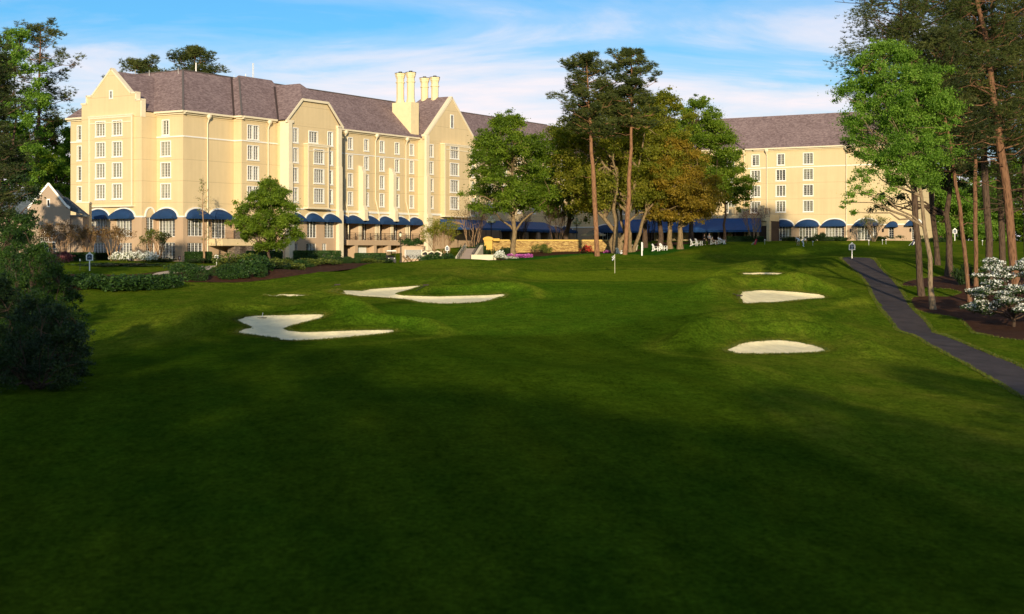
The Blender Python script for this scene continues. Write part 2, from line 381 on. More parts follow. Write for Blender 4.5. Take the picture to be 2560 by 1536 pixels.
def drape(name, poly, matl, dz, step=.8, sink=None, label=None):
    """a sheet laid on the ground inside a polygon"""
    pts = [Vector(p) for p in poly]
    xs = [p[0] for p in poly]; ys = [p[1] for p in poly]
    gx_, gy_ = np.meshgrid(np.arange(min(xs)+.3, max(xs), step), np.arange(min(ys)+.3, max(ys), step))
    ok = inpoly(gx_, gy_, poly) & (edist(gx_, gy_, poly) > step*.4)
    n = len(pts); pts += [Vector((a, b)) for a, b in zip(gx_[ok], gy_[ok])]
    v, e, f, *_ = delaunay_2d_cdt(pts, [(i, (i+1) % n) for i in range(n)], [], 1, 1e-4)
    X = np.array([p.x for p in v]); Y = np.array([p.y for p in v])
    Z = gz(X, Y)
    if sink: Z = Z - np.minimum(edist(X, Y, poly)*.35, sink)
    me = bpy.data.meshes.new(name)
    me.from_pydata(list(zip(X, Y, Z+dz)), [], [list(q) for q in f])
    bm = bmesh.new(); bm.from_mesh(me); bmesh.ops.recalc_face_normals(bm, faces=bm.faces)
    if sum(fc.normal.z for fc in bm.faces) < 0: bmesh.ops.reverse_faces(bm, faces=bm.faces)
    bm.to_mesh(me); bm.free()
    me.polygons.foreach_set('use_smooth', [True]*len(me.polygons)); me.materials.append(matl)
    return tag(link(name, me), kind='structure', label=label)
M_sand = mat('bunker_sand', (.89,.765,.44,1), .9, .15, 1.1, 1.2, 7, spec=.1)
M_asph = mat('worn_asphalt', (.056,.043,.038,1), .9, .45, .7, .6, 40, spec=.2)
M_straw = mat('pine_straw_mulch', (.066,.030,.016,1), .95, .45, 2.2, .9, 22, spec=.05)
M_walk = mat('pale_concrete_walk', (.52,.40,.28,1), .9, .15, 2, .3, 30)
sl = ['crescent sand bunker on the left, nearest to the viewer','long forked sand bunker below the green on the left','thin sliver of bunker sand between grass mounds on the left','wedge shaped sand bunker on the right with a dark grass lip','oval sand bunker low on the right, nearest to the cart path','thin far sand bunker right of the flagstick']
for b, l in zip(BUNK, sl): drape('sand_bunker', b, M_sand, .035, .5, .17, l)
drape('cart_path', PATH, M_asph, .0, .8, label='dark asphalt cart path curving down the right side')
drape('mulch_bed', BEDR, M_straw, .0, 1.0, label='red brown pine straw under the trees on the right')
drape('mulch_bed', BEDL, M_straw, .0, 1.0, label='red brown mulch bed along the hotel on the left')
drape('mulch_bed', BEDW, M_straw, .0, .8, label='mulch strip in front of the stone terrace wall')
drape('mulch_bed', BEDC, M_straw, .0, .8, label='mulch circle under the three brown trunks')
drape('footpath', WALK, M_walk, .03, .8, label='pale concrete footpath through the left planting bed')

# ragged turf along the bunker lips and the path edges
def fringe():
    rs = np.random.default_rng(77); B = []
    for poly, dens in [(b, 55) for b in BUNK]+[(PATH, 40), (WALK, 25), (BEDR, 20)]:
        n = len(poly)
        for i in range(n):
            p = np.array(poly[i]); q = np.array(poly[(i+1) % n]); L = np.hypot(*(q-p))
            if L < .02 or L > 12 or p[1] < 40: continue
            nn = int(L*dens)+1; t = rs.uniform(0, 1, nn)[:, None]; e = (q-p)/L; nr = np.array([e[1], -e[0]])
            if inpoly(np.array([(p+q)[0]/2+nr[0]*.1]), np.array([(p+q)[1]/2+nr[1]*.1]), poly)[0]: nr = -nr
            B.append(p+(q-p)*t+nr*(rs.uniform(-.06, .30, nn)**1.0)[:, None])
    B = np.concatenate(B); z = np.array([gsurf(a, b) for a, b in B]); C = np.stack([B[:, 0], B[:, 1], z+.02], 1)
    V = needles(C, .13, .05, 2, .8, rs); V2 = V
    return np_mesh('fringe_grass', V2, 3, leafmat('fringe_grass_blades', (.040,.075,.006,1), (.085,.12,.010,1), (.19,.16,.025,1), .3), np.clip(rs.normal(.5, .25, len(V2)//3), 0, 1))
# ------------------------------------------------------------------ the hotel; plan axes: u runs back to the right, v forward to the right
AANG = R(58.5)
O = np.array([(457.8-CX)/F*189, 189.0])
A_ = np.array([math.cos(AANG), math.sin(AANG)]); B_ = np.array([math.sin(AANG), -math.cos(AANG)])
def u_at(p, v):
    k = (p-CX)/F; q = O + v*B_; return float((k*q[1]-q[0])/(A_[0]-k*A_[1]))
def v_at(p, u):
    k = (p-CX)/F; q = O + u*A_; return float((k*q[1]-q[0])/(B_[0]-k*B_[1]))
def uv2w(u, v): q = O+u*A_+v*B_; return float(q[0]), float(q[1])
def Mf(t, c):    # frame of a wall: x along it, -y out of it, z up
    return Matrix.Translation((0, -c, 0)) if t == 'A' else Matrix.Translation((c, 0, 0)) @ Matrix.Rotation(R(-90), 4, 'Z')
def s_at(t, c, p): return u_at(p, c) if t == 'A' else v_at(p, c)
ZE = 18.6; ZS = 4.45; ZF = 1.55; ZB = -3.2

def stucco(name, col, grooves=True, var=.08):
    m, nt, out = newmat(name); nd = N(nt)
    tc = nd('ShaderNodeTexCoord'); P = tc.outputs['Object']
    n1 = nd('ShaderNodeTexNoise', {'Vector': P, 'Scale': .35, 'Detail': 5, 'Roughness': .6})
    mp = nd('ShaderNodeMapping', {'Vector': P, 'Scale': (1.6, 1.6, .10)})
    n2 = nd('ShaderNodeTexNoise', {'Vector': mp.outputs[0], 'Scale': 1.1, 'Detail': 4})
    ad = nd('ShaderNodeMath', {0: n1.outputs['Fac'], 1: n2.outputs['Fac']}, operation='ADD')
    c = Vector(col)
    cc = ramp(nd, nd('ShaderNodeMath', {0: ad.outputs[0], 1: .5}, operation='MULTIPLY').outputs[0], [(.3, tuple(c*(1-var))), (.7, tuple(c*(1+var)))])
    n3 = nd('ShaderNodeTexNoise', {'Vector': P, 'Scale': 14, 'Detail': 3})
    h = n3.outputs['Fac']
    if grooves:      # expansion joints, one per storey
        sp = nd('ShaderNodeSeparateXYZ', {0: P})
        a = nd('ShaderNodeMath', {0: sp.outputs[2], 1: -.62}, operation='ADD')
        a = nd('ShaderNodeMath', {0: a.outputs[0], 1: 2.9}, operation='DIVIDE')
        a = nd('ShaderNodeMath', {0: a.outputs[0]}, operation='FRACT')
        a = nd('ShaderNodeMath', {0: a.outputs[0], 1: .985}, operation='GREATER_THAN')
        mx = nd('ShaderNodeMix', data_type='RGBA'); nt.links.new(a.outputs[0], mx.inputs[0]); nt.links.new(cc, mx.inputs[6])
        mx.inputs[7].default_value = (*(c*.62), 1); cc = mx.outputs[2]
    b = nd('ShaderNodeBsdfPrincipled', {'Base Color': cc, 'Roughness': .85, 'Specular IOR Level': .2})
    bp = nd('ShaderNodeBump', {'Height': h, 'Strength': .25, 'Distance': .02}); nt.links.new(bp.outputs[0], b.inputs['Normal'])
    nt.links.new(b.outputs[0], out.inputs[0]); MATS[name] = m; return m
M_cream = stucco('cream_stucco', (.645,.505,.29)); M_taupe = stucco('tan_stucco', (.48,.34,.22), False)  # tan is the lower floors' own paint, also standing in for shade there
M_trim = mat('cream_trim', (.74,.64,.45,1), .6, .05, 2, .1, 20)
M_chim = mat('chimney_cream', (.76,.62,.36,1), .7, .07, 1.2, .1, 15)
M_white = mat('white_paint', (.80,.78,.72,1), .5, .05, 3)
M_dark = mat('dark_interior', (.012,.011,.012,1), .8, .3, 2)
M_curt = mat('curtain_cloth', (.42,.38,.29,1), .9, .2, 6, stretch=(6,1,.3))
M_navy = mat('navy_canvas', (.013,.042,.112,1), .75, .15, 1.5, .25, 25, spec=.2)
M_iron = mat('dark_bronze_iron', (.035,.022,.016,1), .5, .2, 5)
M_black = mat('black_iron', (.015,.015,.016,1), .5, .2, 5)
def roof_mat(name, a, b, c):
    m, nt, out = newmat(name); nd = N(nt)
    tc = nd('ShaderNodeTexCoord'); P = tc.outputs['Object']
    mp = nd('ShaderNodeMapping', {'Vector': P, 'Scale': (2.2, 2.2, 5.5)})
    v = nd('ShaderNodeTexVoronoi', {'Vector': mp.outputs[0], 'Scale': 1.3, 'Randomness': .9})
    n1 = nd('ShaderNodeTexNoise', {'Vector': P, 'Scale': .25, 'Detail': 5, 'Roughness': .65})
    n2 = nd('ShaderNodeTexNoise', {'Vector': mp.outputs[0], 'Scale': 2.2, 'Detail': 4, 'Roughness': .7})
    sv = nd('ShaderNodeSeparateColor', {0: v.outputs['Color']})
    ad = nd('ShaderNodeMath', {0: sv.outputs[0], 1: n1.outputs['Fac']}, operation='ADD')
    ad = nd('ShaderNodeMath', {0: ad.outputs[0], 1: n2.outputs['Fac']}, operation='ADD')
    cc = ramp(nd, nd('ShaderNodeMath', {0: ad.outputs[0], 1: .3333}, operation='MULTIPLY').outputs[0], [(.28, a), (.5, b), (.72, c)])
    sp = nd('ShaderNodeSeparateXYZ', {0: P})
    w = nd('ShaderNodeMath', {0: sp.outputs[2], 1: 5.0}, operation='MULTIPLY'); w = nd('ShaderNodeMath', {0: w.outputs[0]}, operation='FRACT')
    b_ = nd('ShaderNodeBsdfPrincipled', {'Base Color': cc, 'Roughness': .9, 'Specular IOR Level': .15})
    bp = nd('ShaderNodeBump', {'Height': w.outputs[0], 'Strength': .5, 'Distance': .03}); nt.links.new(bp.outputs[0], b_.inputs['Normal'])
    nt.links.new(b_.outputs[0], out.inputs[0]); return m
M_roof = roof_mat('purple_grey_shingle', (.125,.086,.084), (.200,.142,.138), (.285,.210,.198))
M_slate = roof_mat('blue_grey_shingle', (.06,.075,.085), (.09,.11,.125), (.13,.155,.165))
M_valley = mat('dark_valley_metal', (.05,.032,.025,1), .6, .2, 3)
def glass():
    m, nt, out = newmat('window_glass'); nd = N(nt)
    g = nd('ShaderNodeBsdfGlossy', {'Color': (.9,.93,.95,1), 'Roughness': .03}); t = nd('ShaderNodeBsdfTransparent', {'Color': (.60,.64,.60,1)})
    lw = nd('ShaderNodeLayerWeight', {'Blend': .2}); f = nd('ShaderNodeMath', {0: lw.outputs['Fresnel'], 1: .03}, operation='ADD')
    mx = nd('ShaderNodeMixShader', {0: f.outputs[0], 1: t.outputs[0], 2: g.outputs[0]}); nt.links.new(mx.outputs[0], out.inputs[0]); return m
M_glass = glass()
def stone_mat(name, cols, mortar, scale=1.0, bw=.42, rh=.13):
    m, nt, out = newmat(name); nd = N(nt)
    tc = nd('ShaderNodeTexCoord'); sp = nd('ShaderNodeSeparateXYZ', {0: tc.outputs['Object']})
    xy = nd('ShaderNodeMath', {0: sp.outputs[0], 1: sp.outputs[1]}, operation='ADD')
    nz = nd('ShaderNodeTexNoise', {'Vector': tc.outputs['Object'], 'Scale': 1.6, 'Detail': 3})
    zz = nd('ShaderNodeMath', {0: nz.outputs['Fac'], 1: .22}, operation='MULTIPLY'); zz = nd('ShaderNodeMath', {0: sp.outputs[2], 1: zz.outputs[0]}, operation='ADD')
    cb = nd('ShaderNodeCombineXYZ', {0: xy.outputs[0], 1: zz.outputs[0]})
    br = nd('ShaderNodeTexBrick', {'Vector': cb.outputs[0], 'Color1': (0,0,0,1), 'Color2': (1,1,1,1), 'Mortar': (.5,.5,.5,1), 'Scale': scale, 'Mortar Size': .014, 'Brick Width': bw, 'Row Height': rh, 'Bias': 0.0})
    n2 = nd('ShaderNodeTexNoise', {'Vector': tc.outputs['Object'], 'Scale': 4, 'Detail': 4})
    sm = nd('ShaderNodeSeparateColor', {0: br.outputs['Color']})
    ad = nd('ShaderNodeMath', {0: sm.outputs[0], 1: n2.outputs['Fac']}, operation='ADD')
    cc = ramp(nd, nd('ShaderNodeMath', {0: ad.outputs[0], 1: .5}, operation='MULTIPLY').outputs[0], [(.2, cols[0]), (.5, cols[1]), (.8, cols[2])])
    mx = nd('ShaderNodeMix', data_type='RGBA'); nt.links.new(br.outputs['Fac'], mx.inputs[0]); nt.links.new(cc, mx.inputs[6]); mx.inputs[7].default_value = mortar
    b = nd('ShaderNodeBsdfPrincipled', {'Base Color': mx.outputs[2], 'Roughness': .9})
    bp = nd('ShaderNodeBump', {'Height': br.outputs['Fac'], 'Strength': -.8, 'Distance': .03}); nt.links.new(bp.outputs[0], b.inputs['Normal'])
    nt.links.new(b.outputs[0], out.inputs[0]); return m
M_stone = stone_mat('golden_rubble_stone', [(.22,.12,.04),(.46,.29,.09),(.60,.42,.15)], (.05,.03,.015,1), 1, .40, .13)
M_stone2 = stone_mat('brown_ledge_stone', [(.10,.075,.055),(.20,.15,.11),(.34,.27,.20)], (.03,.022,.018,1), 1, .34, .10)

HOTEL = thing('hotel', 'long cream stucco hotel with purple grey shingle roofs, steep gables and navy arched awnings', 'hotel', (O[0], O[1], 0), AANG)
WALLS = []
class Wall:
    def __init__(s, t, c, s0, s1, z0, z1, m=None, label=None):
        s.t, s.c, s.s0, s.s1, s.z0, s.z1, s.holes, s.m, s.label = t, c, s0, s1, z0, z1, [], m or M_cream, label
        WALLS.append(s)
    def s(w, p): return s_at(w.t, w.c, p)
    def hole(w, sc, zc, wd, ht, depth=.4): w.holes.append((sc-wd/2, sc+wd/2, zc-ht/2, zc+ht/2, depth))
    def build(w):
        mb = MB(Mf(w.t, w.c))
        xs = sorted(set([w.s0, w.s1] + [x for h in w.holes for x in h[:2]])); zs = sorted(set([w.z0, w.z1] + [z for h in w.holes for z in h[2:4]]))
        for i in range(len(xs)-1):
            for j in range(len(zs)-1):
                mx_, mz = (xs[i]+xs[i+1])/2, (zs[j]+zs[j+1])/2
                if any(h[0] < mx_ < h[1] and h[2] < mz < h[3] for h in w.holes): continue
                a, b, c, d = xs[i], xs[i+1], zs[j], zs[j+1]
                mb.add([(a,0,c),(b,0,c),(b,0,d),(a,0,d)], [(0,1,2,3)])
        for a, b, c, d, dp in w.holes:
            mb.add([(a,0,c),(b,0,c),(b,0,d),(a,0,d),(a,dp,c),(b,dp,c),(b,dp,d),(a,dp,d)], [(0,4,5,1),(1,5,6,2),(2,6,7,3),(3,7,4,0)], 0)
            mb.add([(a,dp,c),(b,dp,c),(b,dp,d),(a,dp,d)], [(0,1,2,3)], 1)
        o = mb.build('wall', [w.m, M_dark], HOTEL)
        if w.label: o['label'] = w.label

# ---- window prototypes (shared meshes)
WM = {}; WR = random.Random(3)
def win_mesh(nl, wd, ht, rows=5, cols=2, curt=(), trim=.13, door=False, blind=0):
    key = (nl, round(wd,2), round(ht,2), rows, cols, tuple(curt), trim, door, blind)
    if key in WM: return WM[key]
    f = MB(); x0, x1, z0, z1 = -wd/2, wd/2, -ht/2, ht/2
    if trim:
        f.box(x0-trim, x0, -.06, .10, z0-trim, z1+trim); f.box(x1, x1+trim, -.06, .10, z0-trim, z1+trim)
        f.box(x0, x1, -.062, .10, z1, z1+trim); f.box(x0-.04-trim, x1+.04+trim, -.11, .08, z0-trim-.05, z0-.001)
    fr = .06
    f.box(x0, x0+fr, .10, .19, z0, z1); f.box(x1-fr, x1, .10, .19, z0, z1); f.box(x0+fr, x1-fr, .101, .19, z0, z0+fr*1.3); f.box(x0+fr, x1-fr, .101, .19, z1-fr, z1)
    lw = (wd-2*fr)/nl
    for i in range(1, nl): f.box(x0+fr+i*lw-.055, x0+fr+i*lw+.055, .09, .19, z0+fr, z1-fr)
    for i in range(nl):
        a = x0+fr+i*lw+(.055 if i else 0); b = x0+fr+(i+1)*lw-(.055 if i < nl-1 else 0)
        for k in range(1, cols): f.box(a+(b-a)*k/cols-.010, a+(b-a)*k/cols+.010, .135, .165, z0+fr, z1-fr)
        for k in range(1, rows): f.box(a, b, .136, .164, z0+(z1-z0)*k/rows-.009, z0+(z1-z0)*k/rows+.009)
        if door: f.box(a, b, .13, .175, z0+fr, z0+.42)
    p = MB(); p.add([(x0,.152,z0),(x1,.152,z0),(x1,.152,z1),(x0,.152,z1)], [(0,1,2,3)])
    c = MB()
    for i in curt:
        a = x0+fr+i*lw+.02; b = x0+fr+(i+1)*lw-.02; n = 7
        vs = [(a+(b-a)*k/n, .26+.025*(k % 2), zz) for zz in (z0+.03, z1-.03) for k in range(n+1)]
        c.add(vs, [(k, k+1, n+2+k, n+1+k) for k in range(n)])
    if blind: c.add([(x0+.05,.225,z1-.05),(x1-.05,.225,z1-.05),(x1-.05,.23,z1-ht*blind),(x0+.05,.23,z1-ht*blind)], [(0,1,2,3)])
    WM[key] = (f.mesh('window_frame', M_white), p.mesh('window_pane', M_glass), c.mesh('window_curtain', M_curt) if curt or blind else None)
    return WM[key]
def win(w, sc, zc, nl, wd, ht, out=0, name='window', hole=True, **kw):
    if kw.get('trim', .13):
        q = WR.random(); kw['blind'] = .3 if q < .14 else (.62 if q < .24 else 0)
        if q > .8 and nl > 1: kw['curt'] = tuple(range(nl)) if q > .93 else (0, nl-1)[:1 if nl == 2 else 2]
        elif q > .68: kw['curt'] = ()
    f, p, c = win_mesh(nl, wd, ht, **kw)
    if hole: w.hole(sc, zc, wd, ht)
    M = Mf(w.t, w.c) @ Matrix.Translation((sc, -out, zc))
    o = link(name, f, HOTEL); o.location = M.to_translation(); o.rotation_euler = (0, 0, 0 if w.t == 'A' else R(-90))
    link('pane', p, o)
    if c: link('curtain', c, o)
    return o
Z4 = [16.55, 13.68, 10.8, 7.93]

# ---- awnings
AWM = {}
def awning_mesh(hw, h, p):
    k = (round(hw,2), round(h,2), round(p,2))
    if k in AWM: return AWM[k]
    mb = MB(); n, q = 20, 7; vs = []
    for j in range(q+1):
        a = j/q*math.pi/2
        for i in range(n+1):
            t = math.pi - i/n*math.pi
            vs.append((hw*1.02*math.cos(t), -p*math.sin(a)-.02, h*math.sin(t)*math.cos(a)**.9))
    mb.add(vs, [(j*(n+1)+i, (j+1)*(n+1)+i, (j+1)*(n+1)+i+1, j*(n+1)+i+1) for j in range(q) for i in range(n)], 0, True)
    d = .26; w2 = hw*1.02
    mb.box(-w2, w2, -p-.03, -p, -d, .02); mb.box(-w2-.01, -w2+.03, -p+.01, -.03, -d, .02); mb.box(w2-.03, w2+.01, -p+.01, -.03, -d, .02)
    AWM[k] = mb.mesh('awning', M_navy); return AWM[k]
def awning(w, sc, zs, hw, h, p=1.0, arch=True):
    M = Mf(w.t, w.c) @ Matrix.Translation((sc, 0, zs))
    o = link('awning', awning_mesh(hw, h, p), HOTEL); o.location = M.to_translation(); o.rotation_euler = (0, 0, 0 if w.t == 'A' else R(-90))
    if arch: ARCH.append((w.t, w.c, sc, zs, hw, h))
ARCH = []

# ---- plan
vC1 = v_at(392, 0); uG = u_at(354.4, vC1); vG0 = v_at(204.4, uG); vL0 = v_at(176.5, 0)
uC3 = u_at(584.4, 0); vC4 = v_at(604, uC3); uC5 = u_at(694, vC4); vC6 = v_at(719.6, uC5); uC7 = u_at(848, vC6)
uC9 = u_at(1045, 0); vC10 = v_at(1063, uC9); uC11 = u_at(1192, vC10)
q_ = np.array([(1858.6-CX)/F*261.8, 261.8]) - O; uR = float(q_ @ A_); vRe = v_at(2290, uR); vP = v_at(1858.6, uR)
print('PLAN', dict(vC1=vC1, uG=uG, vG0=vG0, vL0=vL0, uC3=uC3, vC4=vC4, uC5=uC5, vC6=vC6, uC7=uC7, uC9=uC9, vC10=vC10, uC11=uC11, uR=uR, vRe=vRe, vP=vP))
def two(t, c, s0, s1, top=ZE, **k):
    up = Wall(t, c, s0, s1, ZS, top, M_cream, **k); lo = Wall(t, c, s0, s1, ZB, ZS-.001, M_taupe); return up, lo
# left block
wL, wLl = two('F', 0, vL0, vG0+.3); wM, wMl = two('F', 0, vC1-.01, 0)
gF, gFl = two('F', uG, vG0, vC1); gS, gSl = two('A', vC1, uG, 0)
wA, wAl = two('A', 0, 0, uC3); w3, w3l = two('F', uC3, 0, vC4); w4, w4l = two('A', vC4, uC3, uC5); w5, w5l = two('F', uC5, vC4, vC6)
b2, b2l = two('A', vC6, uC5, uC7); lg, lgl = two('A', 0, uC7, uC9); w9, w9l = two('F', uC9, 0, vC10); g3, g3l = two('A', vC10, uC9, uC11)
cw, cwl = two('A', 0, uC11, uR); rw, rwl = two('F', uR, 0, vRe)
Wall('A', vRe, uR, uR+12, ZB, ZE)
# left side bits
for z in Z4: win(wL, wL.s(198.9), z, 1, .75, 1.95, cols=2)
# front gable bay (panel proud of the gable)
sb0, sb1 = gF.s(219*1.035), gF.s(324*1.035)
bay1 = Wall('F', uG-.32, sb0, sb1, 6.05, 18.2)
for p in (251.2, 293.2):
    for z in Z4: win(bay1, bay1.s(p), z, 3, 1.72, 1.95, curt=(0, 2))
for z, c in zip(Z4, ((), (0, 1, 2), (0,), (0, 2))):
    if z == Z4[0]: win(wM, wM.s(414.4), z, 2, 1.15, 1.95)
    else: win(wM, wM.s(414.4), z, 3, 1.72, 1.95, curt=c)
for z in Z4:
    for d in (-.62, .62): win(w4, w4.s(632.5)+d, z, 2, 1.02, 1.95, curt=(1,) if z < 14 else (0, 1), trim=.10)
# block 2
for p in (738.5, 825.3):
    for z in Z4: win(b2, b2.s(p), z, 2, 1.0, 2.0, curt=(1,))
win(b2, b2.s(783), Z4[0], 3, 1.9, 1.6, curt=(2,))
bs0, bs1 = b2.s(760), b2.s(812)
bay2 = Wall('A', vC6+.75, bs0, bs1, 6.2, 15.35)
for z in Z4[1:]: win(bay2, (bs0+bs1)/2+.1, z, 4, 2.15, 2.0, curt=(1, 3))
# long facade
for p in (875.6, 915.7, 954.7, 992.5, 1029):
    for k, z in enumerate(Z4): win(lg, lg.s(p), z+.05, 2, 1.05, 1.75 if k == 0 else 2.0, curt=(1,) if k else ((0, 1) if p < 880 else (1,)))
# gable 3
for z in Z4: win(g3, g3.s(1078), z+.05, 2, 1.05, 2.0, curt=(1,))
cs0, cs1 = g3.s(1099), g3.s(1166)
bay3 = Wall('A', vC10+.85, cs0+.3, cs1, 5.8, 17.9)
for z in Z4: win(bay3, bay3.s(1136), z+.05, 4, 2.5, 2.0, curt=(1, 2))
for z in Z4: win(g3, g3.s(1184), z+.05, 2, 1.05, 2.0)
# right wing
for p, kinds in ((1888.8, '2333'), (1952, '2333'), (2020.4, '3333')):
    for z, k in zip(Z4, kinds):
        if z == Z4[3] and p < 1900: z = 7.9
        win(rw, rw.s(p), z, int(k), 1.3 if k == '2' else 1.72, 1.95, curt=(1,) if k == '2' else (0, 2))
gr0 = rw.s(1640)-1; gr1 = vP
rgb_ = Wall('F', uR-1.2, gr0, gr1, 5.6, ZE)
for p in (1824, 1730, 1680):
    for z in Z4: win(rgb_, rgb_.s(p), z, 3, 1.72, 1.95, curt=(0,) if p < 1800 else ())
# glimpsed middle
for p in (1226, 1262, 1298, 1334, 1370, 1406):
    for z in Z4: win(cw, cw.s(p), z, 2, 1.05, 2.0, curt=(1,))
for p in (1560, 1600):
    for z in Z4: win(rw, rw.s(p), z, 3, 1.72, 1.95, curt=(0, 2))

# ---- ground floors: french windows and awnings
def fwin(w, p, z0, z1, wd, nl=4, rows=6, sc=None, **k):
    sc = w.s(p) if sc is None else sc
    win(w, sc, (z0+z1)/2, nl, wd, z1-z0, name='french_window', rows=rows, cols=2, trim=0, **k)
for p in (247, 310):
    fwin(gFl, p, 1.75, 4.4, 3.0, 5, rows=6, curt=(1, 3) if p > 300 else ()); fwin(gFl, p, -1.25, .95, 3.0, 5)
    awning(gF, gF.s(p), ZS, 2.0, 1.12, 1.05)
fwin(wMl, 417, 1.75, 4.4, 3.0, 5, curt=(2,)); fwin(wMl, 417, -1.25, 1.0, 3.0, 5); awning(wM, wM.s(417), ZS, 1.95, 1.15, 1.05)
fwin(gSl, 375, 1.9, 4.4, 1.3, 2, rows=7); fwin(gSl, 376, -1.2, .95, 1.5, 2)
ARCH.append(('A', vC1, gS.s(375), ZS, .78, 1.15))
fwin(wAl, 488, 1.85, 4.4, 2.9, 4, curt=(0, 1, 2)); fwin(wAl, 488, -1.0, .95, 2.9, 4)
fwin(wAl, 547, 1.6, 4.4, 2.7, 4, rows=7)
for p in (491, 546.5): awning(wA, wA.s(p), ZS, 1.95, 1.12, 1.1)
for p in (735, 779.5, 823):
    fwin(b2l, p, 1.75, 4.35, 2.15, 3, rows=6, curt=(1,) if p > 800 else ()); awning(b2, b2.s(p+1.5), ZS-.08, 1.55, 1.0, 1.0)
for p, nl, wd in ((722, 2, 1.3), (733.5, 3, 1.9), (778, 3, 2.2), (811, 2, 1.0)): fwin(b2l, p, -1.5, .95, wd, nl)
# loggia: deep recess behind the piers of the long facade
for p in (880, 920, 960, 998, 1034):
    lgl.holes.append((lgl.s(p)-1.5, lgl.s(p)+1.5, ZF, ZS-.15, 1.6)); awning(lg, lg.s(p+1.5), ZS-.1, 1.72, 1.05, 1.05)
    o = win(lgl, lgl.s(p)-.15, (ZF+4.2)/2, 3, 2.2, 4.2-ZF, name='french_window', hole=False, rows=6, trim=0, curt=(1,), out=-1.3)
awning(lg, lg.s(858), ZS-.1, 1.3, 1.0, 1.0)
for p, wd, zt in ((866, 2.6, .75), (943, 1.6, .6), (980, 2.6, .75)): lgl.holes.append((lgl.s(p)-wd/2, lgl.s(p)+wd/2, -1.6, zt, 2.5))
# right wing ground floor
for p, pa in ((1955, 1956), (2021, 2020), (2087, 2086.5), (2168, 2167)):
    fwin(rwl, p, 1.75, 4.4, 3.5, 6, rows=6, curt=(0, 1, 4, 5) if p < 2050 else (0, 1, 2, 4)); awning(rw, rw.s(pa), ZS, 2.05, 1.05, 1.0)
fwin(rwl, 1912, 1.75, 4.4, .8, 1, rows=6, curt=(0,)); fwin(rwl, 2228, 1.9, 4.2, .9, 1); awning(rw, rw.s(2232), ZS-.2, .9, .8, 1.0, False)
fwin(rwl, 2286, 1.75, 4.3, 1.0, 2)
awning(rw, rw.s(2286), ZS, 1.2, .9, 1.0)
# middle arcade
for p in (1265, 1298, 1331, 1361, 1388, 1412, 1441, 1467):
    awning(cw, cw.s(p), 3.55, 1.75, 1.05, 1.2); cwl.holes.append((cwl.s(p)-1.35, cwl.s(p)+1.35, ZF, 3.6, 1.5))
awning(rw, rw.s(1517), 3.6, 2.6, 1.3, 1.2); rwl.holes.append((rwl.s(1517)-2.1, rwl.s(1517)+2.1, ZF, 3.6, .6))
win(rwl, rwl.s(1517), 2.55, 4, 4.2, 2.0, hole=False, name='french_window', out=-.2, rows=4, trim=0)
for w in WALLS: w.build()

# ---- bays: cheeks, caps and soffits
def bay_box(t, c, s0, s1, z0, z1, out, lab=None):
    mb = MB(Mf(t, c))
    mb.box(s0-.001, s0+.12, -out+.002, 0, z0, z1); mb.box(s1-.12, s1+.001, -out+.002, 0, z0, z1)
    mb.build('bay_side', M_cream, HOTEL)
    tr = MB(Mf(t, c)); w_ = .20
    tr.box(s0-.03, s0+w_, -out-.07, -out-.002, z0, z1); tr.box(s1-w_, s1+.03, -out-.07, -out-.002, z0, z1)
    tr.box(s0+w_, s1-w_, -out-.068, -out-.002, z1-.25, z1); tr.box(s0+w_, s1-w_, -out-.068, -out-.002, z1-.95, z1-.78)
    tr.box(s0-.12, s1+.12, -out-.16, 0, z0-.22, z0); tr.box(s0-.10, s1+.10, -out-.12, 0, z1, z1+.18)
    tr.build('bay_trim', M_trim, HOTEL)
bay_box('F', uG, sb0, sb1, 6.05, 18.2, .32); bay_box('A', vC6, bs0, bs1, 6.2, 15.35, .75); bay_box('A', vC10, cs0+.3, cs1, 5.8, 17.9, .85)
# ---- string courses, arches
def strip(t, c, s0, s1, z, h=.2, out=.09):
    mb = MB(Mf(t, c)); mb.box(s0, s1, -out, -.001, z-h/2, z+h/2); return mb
tr = {}
for t, c, sc, zs, hw, h in ARCH:
    mb = MB(Mf(t, c)); n = 20; a0, a1 = hw+.02, hw+.24
    for i in range(n):
        ta, tb = math.pi*i/n, math.pi*(i+1)/n
        P = lambda r, hh, a: (sc+r*math.cos(a), zs+hh*math.sin(a))
        q = [P(a0, h+.02, ta), P(a1, h+.22, ta), P(a1, h+.22, tb), P(a0, h+.02, tb)]
        mb.prism([q[0], q[3], q[2], q[1]], -.12, .0)
    mb.build('arch_trim', M_white, HOTEL)
def string(w, z, skip=(), h=.2, out=.09):
    x = w.s0
    for a, b in sorted(skip)+[(w.s1, w.s1)]:
        if a-x > .05: mb = MB(Mf(w.t, w.c)); mb.box(x, min(a, w.s1), -out, -.001, z-h/2, z+h/2); mb.build('string_course', M_white, HOTEL)
        x = max(x, b)
def arcs(w): return [(sc-hw-.2, sc+hw+.2) for t, c, sc, zs, hw, h in ARCH if t == w.t and abs(c-w.c) < .01]
for w in (gF, gS, wM, wA, w3, w4, rw): string(w, ZS+.02, arcs(w))
for w in (wL, wM, wA, w3, w4): string(w, 15.3, h=.17, out=.06)
string(lg, 15.0, h=.14, out=.06); string(rw, 15.1, h=.17, out=.06)
for w in (b2, lg, g3): string(w, 5.95, [(bs0-.15, bs1+.15)] if w is b2 else [], h=.34 if w is not b2 else .16, out=.16)

